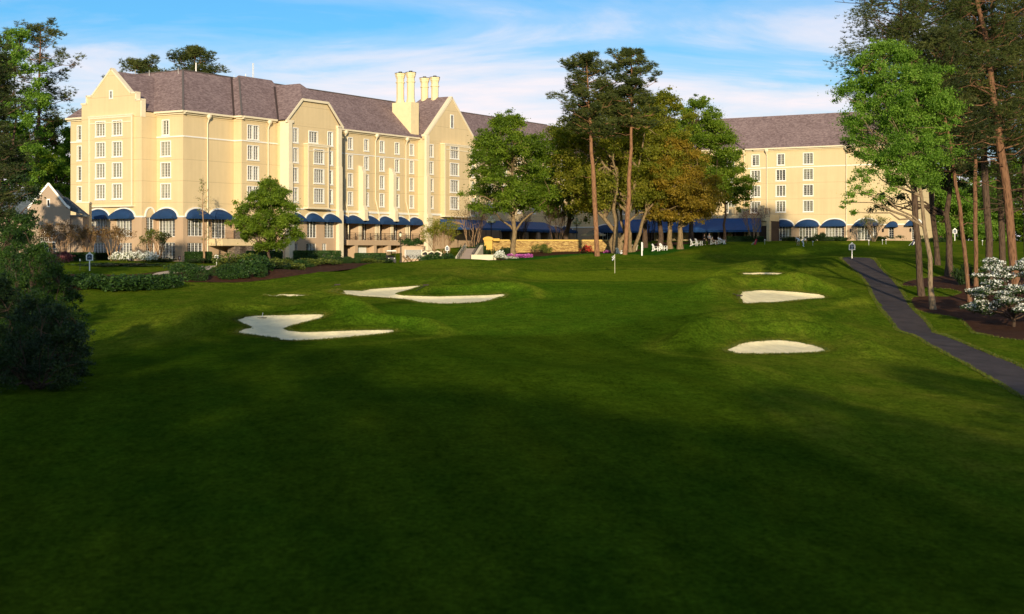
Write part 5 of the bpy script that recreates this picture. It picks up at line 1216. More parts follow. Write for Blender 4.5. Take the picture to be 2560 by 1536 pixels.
for i, (k, p, D, sx, sz, l) in enumerate([('green', 590, 144, 1.7, 1.2, 'dark green shrub just right of the front boxwood'), ('ball', 650, 145, 1.0, .9, 'round boxwood at the front of the mulch below the egg shaped tree'), ('dark', 690, 156, 1.7, .9, 'low dark shrub in the mulch right of the flecked shrub'), ('loose', 722, 160, 1.6, .9, 'bronze shrub in the mulch below the long hedge'),
       ('green', 748, 168, 1.7, .9, 'green shrub in the mulch below the middle of the long hedge'), ('loose', 792, 172, 1.8, .9, 'yellowish shrub in the mulch below the right of the long hedge'), ('green', 832, 178, 1.6, .8, 'green shrub beside the first small boxwood of the row'), ('loose', 922, 190, 1.5, .8, 'bronze shrub at the end of the small boxwood row'), ('green', 470, 148, 1.8, .9, 'dark green shrub behind the largest boxwood ball'), ('dark', 640, 160, 2.2, 1.2, 'broad dark shrub at the foot of the egg shaped tree')]):
    put(k, 'garden_shrub' if k != 'ball' else 'boxwood_ball', l, 'shrub', p, D, sx, sx*.8, sz, i*1.3, G2 if k != 'ball' else 'round boxwoods in the left bed')
put('azalea', 'white_azalea', 'white azalea left of the dark garden chair', 'flowering shrub', 306, 176, 1.5, 1.2, 1.3, .4, 'white azaleas at the corner of the hotel')
put('azalea', 'white_azalea', 'wider white azalea right of the dark garden chair', 'flowering shrub', 366, 176, 2.1, 1.3, 1.45, 2.1, 'white azaleas at the corner of the hotel')
put('maroon', 'maroon_shrub', 'purple leaved shrub beside the arched pavilion window', 'shrub', 152, 166, 1.4, 1.2, 1.4)
put('azalea', 'white_azalea', 'white azalea spilling over the end of the cream planter wall', 'flowering shrub', 1246, 197, 1.0, .9, 1.35, 1)
put('azalea', 'white_azalea', 'small white azalea right of the cream planter wall', 'flowering shrub', 1262, 200, .9, .8, .6, 2)
put('pink', 'pink_azalea', 'magenta azalea bed in front of the broad green tree', 'flowering shrub', 1306, 199, 1.5, 1.0, .65, .3, 'magenta azaleas along the terrace wall')
put('azalea', 'white_azalea', 'low white flowers at the left end of the magenta azalea bed', 'flowering shrub', 1283, 199, .8, .7, .4, .3)
put('pink', 'pink_azalea', 'small magenta azalea between the two tall pines', 'flowering shrub', 1522, 209, 1.0, .8, .5, 1.3, 'magenta azaleas along the terrace wall')
put('redaz', 'red_azalea', 'scarlet azalea before the stone terrace wall, left of the straight pine', 'flowering shrub', 1462, 210, 1.5, .9, 1.2, 2)
put('loose', 'garden_shrub', 'dark spiky shrub against the middle of the stone terrace wall', 'shrub', 1358, 210, 1.0, .8, 1.5, 3)
put('dark', 'garden_shrub', 'round dark shrub at the left end of the stone terrace wall', 'shrub', 1265, 209, 1.0, .9, 1.2, 2); put('dark', 'garden_shrub', 'smaller dark shrub next to the yellow pillar', 'shrub', 1245, 208, .8, .7, 1.0, 1)
put('dark', 'garden_shrub', 'wide dark shrub on the bank left of the yellow pillar', 'shrub', 1185, 207, 2.2, 1.6, 2.3, 1); put('dark', 'garden_shrub', 'dark shrub below the yellow pillar', 'shrub', 1212, 206, 1.4, 1.2, 1.7, 4)
for i, (p, s, l) in enumerate([(1071, 1.0, 'dark evergreen bush before the left bin'), (1095, 1.2, 'dark evergreen bush below the rounded myrtle'), (1122, 1.1, 'dark evergreen bush beside the navy sign by the steps')]): put('green', 'evergreen_bush', l, 'shrub', p, 194, s*1.3, s, s*1.25, i, 'evergreen bushes beside the garden steps')
put('green', 'evergreen_bush', 'dark bush in a pot above the louvred wall', 'shrub', 1022, 213, 1.3, .8, 1.1, .3, dz=2.25); put('green', 'evergreen_bush', 'dark bush right of the potted bush above the louvred wall', 'shrub', 1046, 214, 1.2, .8, 1.0, 1.3, dz=2.25)
for i, (p, sx, sz, l) in enumerate([(1976, 1.6, .9, 'low shrub left of the bending golfer'), (2050, 1.0, 1.6, 'pointed dark shrub between two right wing windows'), (2028, 1.3, .9, 'low shrub right of the putting golfer'), (2080, 2.2, .9, 'wide low shrub under the third right wing window'), (2108, 1.6, .9, 'low shrub left of the downspout by the lantern'), (2200, 2.0, .9, 'low shrub near the small doorway awning'), (2262, 2.4, 1.0, 'wide shrub at the right corner of the wing'), (2335, 4.0, .9, 'long low shrub beyond the corner of the right wing'), (1820, 1.6, .6, 'low yellowish plant near the lawn chairs')]):
    put('dark' if i < 8 else 'loose', 'foundation_shrub', l, 'shrub', p, 247 if i < 7 else 240, sx, .9, sz, i, 'foundation shrubs along the right wing')
put('dark', 'rhododendron', 'dark broad leaved shrub behind the leaning slim pine', 'shrub', 2405, 140, 1.0, .9, 2.1, 1, 'dark undergrowth shrubs in the grove'); put('dark', 'rhododendron', 'dark shrub right of the slim straight pine', 'shrub', 2452, 139, .7, .7, 1.4, 2, 'dark undergrowth shrubs in the grove')
# ---- near left thicket
def thicket(label, px_, D, H, rad, seed, n, leaf, size=.15, cat='bush'):
    return tree('wild_bush', label, cat, on(px_, D, -.2), H, (.1, H, rad), 'dome', leaf, size, n, BK_dark, .07, seed, 'unclipped bushes at the left edge', nclump=75, nlimb=16, forks=5, flat=.6, cr=.25, asp=.4)
thicket('feathery green bush, tallest at the left edge', 92, 66, 6.0, 2.3, 101, 15000, LF_thick, .16)
thicket('dark bush at the bottom of the left edge', 95, 54, 3.8, 2.1, 102, 15000, LF_dark, .14)
thicket('bright tipped bush spilling toward the lawn on the left', 148, 72, 4.8, 1.5, 103, 10000, LF_thick, .16)
thicket('dark bush at the extreme left edge', 5, 57, 4.6, 1.9, 104, 11000, LF_dark, .15)
thicket('dark rounded bush nearest the lawn on the left', 165, 60, 3.0, 1.1, 105, 7000, LF_dark, .14)
thicket('green bush above the dark bushes at the left edge', 18, 78, 5.8, 2.0, 106, 10000, LF_thick, .17)
# ---- left bushes, then unseen oaks added round the viewer to shade the fairway
thicket('wispy young bush rising highest above the left thicket', 48, 84, 8.0, 2.2, 107, 9000, LF_thick, .17)
thicket('yellow green bush between the thicket and the pavilion', 60, 120, 6.2, 3.2, 108, 12000, LF_thick, .2)
tree('leafy_tree', 'dark green tree in front of the left end of the pavilion', 'tree', on(22, 150, -.2), 13, (1.2, 13.5, 3.4), 'round', LF_dark, .4, 9000, BK_dark, .25, 109, nclump=70, nlimb=10, flat=.5, cr=.25)
base = tree('unseen_shade_oak', 'unseen tall oak added near the viewer to shade the near fairway', 'tree', (-13, -20, -6.2), 26, (4, 27, 10), 'round', LF_mid, .9, 5600, BK_dark, .5, 110, 'unseen oaks added to shade the near fairway', nclump=70, nlimb=10, cr=.27)
for x, y, s, r in SHADE: copy_thing(base, (x, y, -6.3 if x > -30 else -5.5), r, scale=s)
# ------------------------------------------------------------------ things on the grounds
M_gold = mat('ochre_stucco', (.62,.38,.08,1), .85, .08, 2, .2, 15)
M_capst = mat('ochre_coping', (.66,.44,.12,1), .85, .08, 2)
M_planter = mat('cream_planter_wall', (.66,.57,.40,1), .85, .07, 1.5, .2, 15)
M_navyp = mat('navy_sign_paint', (.012,.026,.060,1), .4, .1, 4)
M_pale = mat('pale_blue_emblem', (.35,.42,.50,1), .6, .1, 4); M_globe = mat('milky_glass_globe', (.74,.76,.52,1), .3, .04, 2)
M_black2 = mat('black_plastic', (.012,.012,.014,1), .4, .2, 4); M_rubber = mat('tyre_rubber', (.02,.02,.02,1), .9, .2, 4)
M_skin = mat('skin', (.50,.30,.20,1), .6, .06, 4); M_wcloth = mat('white_cloth', (.74,.73,.70,1), .9, .05, 5); M_dcloth = mat('dark_cloth', (.018,.016,.020,1), .9, .2, 5)
M_gcloth = mat('grey_blue_cloth', (.20,.21,.25,1), .9, .1, 5); M_bcloth = mat('brown_cloth', (.20,.13,.07,1), .9, .1, 5); M_hair = mat('grey_hair', (.30,.28,.26,1), .9, .1, 9); M_dhair = mat('dark_hair', (.03,.02,.015,1), .9, .1, 9)
M_red = mat('red_nylon', (.42,.015,.03,1), .6, .1, 5); M_bagn = mat('navy_nylon', (.02,.025,.07,1), .6, .1, 5)
# stone terrace wall, its pillar
def wpt(px_, D): return ((px_-CX)/F*D, D)
a, b = wpt(1228, 211), wpt(1542, 215); ang = math.atan2(b[1]-a[1], b[0]-a[0]); L = math.hypot(b[0]-a[0], b[1]-a[1])
tw = thing('terrace_wall', 'long golden rubble stone wall with an ochre coping below the terrace', 'wall', (a[0], a[1], -.9), ang)
mb = MB(); mb.box(0, L, 0, .45, 0, 2.25); mb.build('stonework', M_stone, tw); mb = MB(); mb.box(-.05, L+.05, -.08, .53, 2.251, 2.43); mb.build('coping', M_capst, tw)
p = wpt(1221, 210.6); t = thing('gate_pillar', 'ochre yellow pillar with a rounded cap at the left end of the stone wall', 'pillar', (p[0], p[1], -1.0), ang-.25)
mb = MB(); mb.box(-.62, .62, -.62, .62, 0, 2.45); mb.build('shaft', M_gold, t); mb = MB(); mb.box(-.75, .75, -.75, .75, 2.451, 2.75); mb.prism([(-.75,2.751),(.75,2.751),(.4,2.93),(0,3.0),(-.4,2.93)], -.75, .75); mb.box(.75, 1.7, -.35, .35, 2.3, 2.70); mb.build('cap', M_gold, t)
a = wpt(1178, 196); t = thing('planter_wall', 'low cream retaining wall beside the foot of the garden steps', 'wall', (a[0], a[1], -2.4), R(10))
mb = MB(); mb.box(0, 3.5, 0, .35, 0, 1.65); mb.box(3.5, 3.52, -.02, .4, 0, 1.66); mb.box(3.17, 3.5, .35, 3.0, 0, 1.64); mb.build('wall_body', M_planter, t); mb = MB(); mb.box(-.03, 3.55, -.04, .39, 1.651, 1.72); mb.build('coping', M_planter, t)
# garden steps with railings
a = wpt(1160, 197.5); st = thing('garden_steps', 'pale garden steps with black railings climbing to the terrace', 'steps', (a[0], a[1], -2.0), R(-10))
mb = MB()
for i in range(13): mb.box(-1.0, 1.0, i*.5, i*.5+.52, 0, .17*(i+1))
mb.build('treads', mat('grey_stone_steps', (.20,.16,.14,1), .9, .15, 3), st)
for x in (-1.45, 1.02):
    mb = MB(); mb.add([(x,0,0),(x+.42,0,0),(x+.42,0,.7),(x,0,.7),(x,6.6,0),(x+.42,6.6,0),(x+.42,6.6,2.7),(x,6.6,2.7)], [(0,1,2,3),(3,2,6,7),(5,4,7,6),(4,0,3,7),(1,5,6,2)]); mb.build('stringer_wall', M_planter, st)
for x in (-.95, .95, 3.1):
    mb = MB()
    if x < 3:
        for i in range(5): y = i*1.35; mb.bar((x, y, .1+y*.34), (x, y, 1.15+y*.34), .05)
        mb.bar((x,0,1.15),(x,5.4,2.99),.05); mb.bar((x,0,.75),(x,5.4,2.59),.03)
        for i in range(27): y = .2*i; mb.bar((x,y,.25+y*.34),(x,y,1.13+y*.34),.014)
    else:
        for i in range(12): mb.bar((1.25+i*.13, -.3, .1), (1.25+i*.13, -.3, 1.05), .02 if i % 11 else .06)
        mb.bar((1.25,-.3,1.05),(2.7,-.3,1.05),.05)
    mb.build('handrail', M_black, st)
# louvred wall, bins
a = wpt(1004, 209); t = thing('louvred_wall', 'tan wall with a white louvred panel behind the golf trolleys', 'wall', (a[0], a[1], -2.4), R(8))
mb = MB(); mb.box(0, 3.55, 0, .5, 0, 2.85); mb.box(-.02, 3.6, -.05, .55, 2.851, 2.95); mb.box(3.55, 5.2, .3, .8, 0, 2.3); mb.build('wall_body', M_taupe, t)
mb = MB()
for k in range(8): mb.bar((.55, -.07, 1.15+k*.17), (2.95, -.07, 1.15+k*.17), .10, .06)
mb.box(.48, .55, -.1, -.001, 1.05, 2.45); mb.box(2.95, 3.02, -.1, -.001, 1.05, 2.45); mb.box(.55, 2.95, -.02, -.002, 1.08, 2.4, 1); mb.build('louvre', [M_white, M_dark], t)
mb = MB(); mb.box(-.5, .5, -.4, .4, 0, 1.25); bin_a = mb.mesh('bin_body', M_planter); mb = MB(); mb.prism([(-.62,1.251),(.62,1.251),(.62,1.62),(0,1.95),(-.62,1.62)], -.48, .48); mb.prism([(-.42,1.32),(.42,1.32),(.42,1.55),(0,1.76),(-.42,1.55)], -.50, -.481, 1); bin_b = mb.mesh('bin_hood', [M_planter, M_dark])
for i, p in enumerate((1063, 1078.5, 1094)):
    q = wpt(p, 199); r = thing('litter_bin', ('cream bin with a peaked hood and dark slot, nearest the louvred wall', 'cream peaked bin in the middle of the row of three', 'cream peaked bin behind the myrtle stems')[i], 'bin', (q[0], q[1], -2.05), R(6), 'cream peaked bins by the garden steps'); link('body', bin_a, r); link('hood', bin_b, r)
# post signs
pm = MB(); pm.box(-.05, .05, -.05, .05, -.3, .98); pm = pm.mesh('sign_post', M_white)
fm = MB(); pr = [(-.36,.95),(.36,.95),(.36,1.55),(.16,1.70),(-.16,1.70),(-.36,1.55)]; fm.prism(pr, -.06, .06); fm.box(-.12, .12, -.05, .05, 1.70, 1.78); fm.box(-.07, .07, -.045, .045, 1.78, 1.86); fm = fm.mesh('sign_frame', M_white)
bd = MB(); pr2 = [(-.26,1.03),(.26,1.03),(.26,1.50),(.12,1.61),(-.12,1.61),(-.26,1.50)]; bd.prism(pr2, -.072, -.061)
bd = bd.mesh('sign_board', M_navyp)
em = MB()
for s in (-1, 1): em.prism([(s*.02,1.40),(s*.18,1.47),(s*.20,1.42),(s*.08,1.36),(s*.03,1.30)][::s], -.078, -.0725)
em.box(-.02, .02, -.078, -.0725, 1.22, 1.54); em.prism([(-.10,1.10),(.10,1.10),(.04,1.24),(-.04,1.24)], -.0785, -.073); em = em.mesh('sign_crest', M_pale)
tx = MB()
for k in range(7): x = -.17+k*.05; tx.box(x, x+.034, -.078, -.0725, 1.26+.012*(k % 3), 1.31+.012*((k*2) % 3))
tx.prism([(-.03,1.36),(.03,1.36),(.0,1.48)], -.078, -.0725); tx = tx.mesh('sign_lettering', M_pale)
def sign(label, px_, D, rz, sc=1.0, crest=True, dz=0):
    r = thing('post_sign', label, 'sign', on(px_, D, dz), R(rz), 'white post signs with navy boards'); r.scale = (sc, sc, sc)
    link('post', pm, r); f = link('frame', fm, r); b = link('board', bd, r); link('crest' if crest else 'lettering', em if crest else tx, b)
sign('white post sign with a navy crested board at the top of the cart path', 2130, 160, -6, .98)
sign('white post sign with a navy board at the left end of the planting bed', 224, 143, 6, .95, False, .15)
sign('white post sign with a navy board by the stone porch', 541.5, 172, 8, .62, False, .2)
sign('white post sign with a navy board beside the garden steps', 1118, 194.5, 4, .78, False, .9)
sign('white edged navy sign far off between the grove trunks', 2387, 238, -4, 1.0, False, .6)
t = thing('marker_post', 'plain white post with a side board standing right of the two tall pines', 'post', on(1605, 193), R(75)); mb = MB(); mb.box(-.08, .08, -.08, .08, -.2, 1.85); mb.build('post', M_white, t); mb = MB(); mb.box(-.10, .42, -.1, -.081, .7, 1.75); mb.build('board', M_white, t)
# flagstick on the green
fx, fy, fz = on(1537, 164.5, -.02); t = thing('flagstick', 'thin pale flagstick with a drooping white and navy flag on the green', 'flagstick', (fx, fy, fz))
mb = MB(); mb.tube([(0,0,0),(0,0,2.25)], [.028, .022], 6); mb.build('pole', mat('pale_yellow_pole', (.72,.68,.42,1), .5), t)
mb = MB(); n = 7
for j in range(3):
    for i in range(n): pass
vs = []
for j in range(5):
    for i in range(6): u = i/5; vs.append((-.02-.30*u+.03*math.sin(j*2+i), .05*math.sin(i*2.2+j), 2.2-j*.13-.28*u))
mb.add(vs[:], [(j*6+i, j*6+i+1, (j+1)*6+i+1, (j+1)*6+i) for j in range(4) for i in range(5) if (i+j) % 2], 1); mb.add(vs[:], [(j*6+i, j*6+i+1, (j+1)*6+i+1, (j+1)*6+i) for j in range(4) for i in range(5) if not (i+j) % 2], 0)
mb.build('flag', [M_wcloth, M_navyp], t)
cm = MB(); cm.tube([(0,0,-.05),(0,0,.62)], .02, 5); cm = cm.mesh('marker_stem', M_white); cn = MB(); cn.lathe([(.02,.58),(.10,.62),(.10,.74),(.02,.78)], n=8); cn = cn.mesh('marker_head', M_wcloth)
for p, D, l in ((2032, 219, 'small white practice hole marker just right of the putting golfer'), (1912, 224, 'small white practice hole marker right of the golf bag'), (2172, 222, 'small white practice hole marker right of the post sign on the path'), (2206, 224, 'left of two small white markers before the right corner of the wing'), (2215, 225, 'right of two small white markers before the right corner of the wing'), (2456, 222, 'small white marker far off between the dark pine trunks')):
    r = thing('practice_marker', l, 'flag', on(p, D), 0, 'practice hole markers on the putting green'); r.scale = (1.05,)*3; link('stem', cm, r); link('head', cn, r)
# lawn chairs
ch = {}
mb = MB()
for k in range(5): mb.obox((0, -.30+k*.125, .40-.035*k), (.27,0,0), (0,.055,-.015), (0,0,.012))
ch['seat'] = mb.mesh('chair_seat', M_white); mb = MB()
for k in range(5): x = (k-2)*.115; h = .80-.045*abs(k-2)**1.6; mb.obox((x*1.08, .26+.17*h/.8, .27+h*.47), (.05,0,0), (0,.18*h/.8,.47*h), (0,-.012,.004))
mb.obox((0,.40,.62),(.28,0,0),(0,.012,0),(0,0,.035)); ch['backrest'] = mb.mesh('chair_back', M_white)
mb = MB(); mb.box(-.08,.06,-.42,.38,.60,.625); ch['arm'] = mb.mesh('chair_arm', M_white); mb = MB(); mb.box(-.03,.03,-.38,-.28,0,.60); ch['leg'] = mb.mesh('chair_leg', M_white)
mb = MB(); mb.bar((0,.42,.60),(0,.42,.0),.05,.09); mb.bar((0,-.3,.38),(0,.55,.03),.04,.10); ch['brace'] = mb.mesh('chair_brace', M_white)
def chair(label, px_, D, rz, dz=.0):
    r = thing('lawn_chair', label, 'chair', on(px_, D, dz), R(rz), 'white slatted lawn chairs'); r.scale = (1.1, 1.1, 1.1)
    link('seat', ch['seat'], r); link('backrest', ch['backrest'], r)
    for s in (-1, 1): link('arm', ch['arm'], r, (s*.33, 0, 0)); link('leg', ch['leg'], r, (s*.32, 0, 0)); link('leg', ch['brace'], r, (s*.30, 0, 0))
    return r
chair('left chair of the white pair under the tree beside the marker post', 1641, 210, 62); chair('right chair of the white pair under the tree beside the marker post', 1659, 211, 48)
chair('leftmost white lawn chair beside the two standing men', 1736, 217, 66); chair('white lawn chair between the leftmost chair and the standing men', 1748, 218, 58)
cA = chair('white lawn chair holding the seated man in brown', 1786, 220, 60); cB = chair('white lawn chair holding the seated woman in white', 1805, 222, 62)
chair('white lawn chair half hidden between the oak and the leaning pine', 1551, 203, 120)
dk = bpy.data.meshes
r = thing('garden_chair', 'dark garden chair between the two white azaleas', 'chair', on(331, 180), R(-40)); r.scale = (1.2,)*3
for nme in ('seat', 'backrest', 'arm', 'leg'):
    me = ch[nme].copy(); me.materials.clear(); me.materials.append(M_dcloth)
    if nme in ('arm', 'leg'): [link(nme, me, r, (s*.33, 0, 0)) for s in (-1, 1)]
    else: link(nme, me, r)
# lamps
def globe_lamp(label, px_, D, z0, zt):
    x, y = wpt(px_, D); r = thing('globe_lamp', label, 'street lamp', (x, y, z0), .3, 'five globe lamp posts on the terrace')
    h = zt-z0; mb = MB(); mb.lathe([(.22,0),(.2,.5),(.10,.6),(.075,1.0),(.06,h-.55),(.12,h-.5),(.05,h-.35)], n=10); mb.build('post', M_black, r)
    mb = MB(); C = []
    for k in range(4): a_ = k*math.pi/2; e = (math.cos(a_)*.52, math.sin(a_)*.52, h-.62); mb.tube([(0,0,h-.9),(e[0]*.6,e[1]*.6,h-.95),(e[0],e[1],h-.70)], .03, 6); C.append(e)
    mb.build('bracket', M_black, r); C.append((0, 0, h-.12))
    for c in C: mb = MB(); mb.lathe([(.08,-.08),(.20,.0),(.255,.15),(.22,.32),(.10,.43),(.02,.46)], c, 12); mb.build('globe', M_globe, r)
globe_lamp('five globe lamp above the stone wall, left of the tall pines', 1442, 224, -.3, 4.75); globe_lamp('five globe lamp among leaves above the yellow pillar', 1228, 222, -.3, 4.95)
x, y, z = on(1001, 205); t = thing('street_lamp', 'slim bronze lamp post with a lantern before the loggia', 'street lamp', (x, y, z))
mb = MB(); mb.lathe([(.16,0),(.13,.5),(.07,.6),(.055,3.9),(.09,4.0)], n=8); mb.build('post', M_iron, t); mb = MB(); mb.lathe([(.08,4.0),(.17,4.12),(.20,4.5)], n=6, smooth=False); mb.build('lantern', M_globe, t); mb = MB(); mb.lathe([(.24,4.5),(.16,4.66),(.04,4.72),(.03,4.85)], n=6); mb.build('cap', M_iron, t)
# parasol
x, y = wpt(1483, 226); t = thing('parasol', 'cream market parasol on the terrace behind the tall pine', 'parasol', (x, y, .3)); mb = MB(); mb.tube([(0,0,-.3),(0,0,2.75)], .04, 6); mb.build('pole', M_iron, t)
mb = MB(); n = 8; vs = [(0,0,2.85)]+[(2.0*math.cos(k*math.pi/4),2.0*math.sin(k*math.pi/4),2.15) for k in range(8)]+[(2.0*math.cos(k*math.pi/4),2.0*math.sin(k*math.pi/4),1.98) for k in range(8)]
mb.add(vs, [(0,1+k,1+(k+1) % 8) for k in range(8)]+[(1+k,9+k,9+(k+1) % 8,1+(k+1) % 8) for k in range(8)]); mb.build('canopy', mat('cream_canvas', (.66,.57,.40,1), .9, .05, 3), t)
# golf cart and trolleys
x, y, z = on(977, 199); cart = thing('golf_cart', 'parked golf cart with a white roof and dark body below the loggia', 'golf cart', (x, y, z), R(12))
mb = MB(); mb.box(-.62,.62,-.95,1.0,.38,.72); mb.prism([(-.58,.72),(.58,.72),(.52,1.02),(-.52,1.02)],-1.0,-.62); mb.build('body', M_black2, cart)
mb = MB(); mb.box(-.68,.68,-.85,1.05,1.86,1.93); mb.box(-.60,.60,-.78,.98,1.93,1.98); mb.build('roof', M_white, cart)
for sx in (-1, 1):
    for (ya, yb) in ((-.72,-.70),(.85,.95)): mb = MB(); mb.tube([(sx*.56,ya,.75),(sx*.60,yb,1.86)], .02, 6); mb.build('roof_post', M_black, cart)
    mb = MB(); mb.lathe([(.02,-.03),(.08,-.02),(.08,.02)], n=8); o = mb.build('headlight', M_globe, cart, (sx*.40,-1.02,.86)); o.rotation_euler = (R(90),0,0)
    for yy in (-.72, .72):
        mb = MB(); mb.lathe([(.22,-.09),(.25,-.06),(.25,.06),(.22,.09)], n=14); o = mb.build('wheel', M_rubber, cart, (sx*.55,yy,.25)); o.rotation_euler = (0,R(90),0)
        h = MB(); h.lathe([(.12,-.095),(.12,.095)], n=10); h.build('hub', M_white, o)
mb = MB(); mb.box(-.55,.55,.05,.50,.73,.86); mb.box(-.55,.55,.45,.55,.86,1.28); mb.build('seat', M_dcloth, cart); mb = MB(); mb.add([(-.55,-.70,1.0),(.55,-.70,1.0),(.58,-.70,1.84),(-.58,-.70,1.84)], [(0,1,2,3)]); mb.build('windscreen', M_glass, cart)
tm_ = {}; mb = MB()
mb.tube([(0,-.35,.95),(0,.35,.18)], .03, 6); mb.tube([(0,-.35,.95),(0,-.62,1.05)], .025, 6); mb.tube([(-.12,-.62,1.05),(.12,-.62,1.05)], .02, 6); mb.tube([(-.32,.15,.16),(0,.05,.45),(.32,.15,.16)], .02, 6); tm_['frame'] = mb.mesh('trolley_frame', M_iron)
mb = MB(); mb.lathe([(.10,-.45),(.13,-.4),(.13,.35),(.15,.45),(.11,.46)], n=8); tm_['bag'] = mb.mesh('trolley_bag', M_bcloth); mb = MB(); mb.lathe([(.12,-.025),(.155,-.02),(.155,.02),(.12,.025)], n=12); tm_['wheel'] = mb.mesh('trolley_wheel', M_rubber)
tl = ['golf trolley nearest the golf cart', 'second golf trolley from the golf cart', 'middle golf trolley of the row by the louvred wall', 'fourth golf trolley from the golf cart', 'golf trolley nearest the cream bins']
for i, p in enumerate((1012, 1021, 1031, 1040, 1050)):
    r = thing('golf_trolley', tl[i], 'golf trolley', on(p, 198.5), R(60), 'golf trolleys by the louvred wall'); link('frame', tm_['frame'], r); r.scale = (1.15,)*3
    if i < 2: o = link('bag', tm_['bag'], r, (0, -.1, .72)); o.rotation_euler = (R(-48), 0, 0)
    for s in (-1, 1): o = link('wheel', tm_['wheel'], r, (s*.34, .15, .16)); o.rotation_euler = (0, R(90), 0)
# bits and pieces
t = thing('planter_pot', 'large stone planter pot with dark greenery behind the leaning pine', 'planter', on(1587, 214)); mb = MB(); mb.lathe([(.28,0),(.36,.1),(.48,.75),(.54,.8),(.54,.88),(.44,.9)], n=14); mb.build('pot', M_planter, t); a_, b_ = SH['dark']; link('foliage', a_, t, (0, 0, .8), scale=(.55, .55, .75))
hx, hy = hit(655, 793); t = thing('bunker_rake', 'small rake lying at the back edge of the near left bunker', 'rake', (hx, hy, gsurf(hx, hy)+.12), R(20)); mb = MB(); mb.tube([(0,0,.03),(.15,.5,.30)], .015, 5); mb.build('handle', M_white, t); mb = MB(); mb.box(-.32,.32,-.02,.02,-.02,.02)
for k in range(9): mb.box(-.30+k*.073,-.28+k*.073,-.03,-.01,-.07,-.02)
mb.build('head', M_iron, t)
for lb, pa_, pb_ in (('long dark rake behind the forked bunker', (830, 720), (853, 725)), ('dark rake on the grass tongue of the forked bunker', (1040, 735), (1066, 728)), ('dark rake beside the wedge shaped bunker on the right', (1832, 738), (1849, 744))):
    h1, h2 = hit(*pa_), hit(*pb_); t = thing('bunker_rake', lb, 'rake', (h1[0], h1[1], gsurf(*h1)+.06)); q = Vector((h2[0]-h1[0], h2[1]-h1[1], gsurf(*h2)-gsurf(*h1))); q = q.normalized()*min(q.length, 1.9)
    mb = MB(); mb.tube([(0,0,.03), tuple(q+Vector((0,0,.05)))], .025, 5); mb.build('handle', M_iron, t); mb = MB(); mb.obox(tuple(q+Vector((0,0,.08))), (.25,.1,0), (-.015,.03,0), (0,0,.05)); mb.build('head', M_iron, t)
t = thing('path_light', 'thin dark stake light left of the white post sign in the bed', 'path light', on(200, 143, .2)); mb = MB(); mb.tube([(0,0,-.2),(0,0,.75)], .025, 5); mb.build('stake', M_black, t); mb = MB(); mb.lathe([(.03,.75),(.06,.8),(.06,.95),(.02,1.0)], n=8); mb.build('lamp_head', M_white, t)
t = thing('notice_stake', 'small dark red notice on a stake at the hotel corner', 'sign', on(449, 183)); mb = MB(); mb.box(-.02,.02,-.02,.02,-.1,.5); mb.build('stake', M_black, t); mb = MB(); mb.box(-.16,.16,-.05,-.021,.3,.85); mb.box(-.02,.02,-.055,-.051,.4,.75,1); mb.box(-.1,.1,-.055,-.051,.58,.63,1); mb.build('board', [mat('maroon_paint', (.07,.012,.016,1), .5), M_white], t)

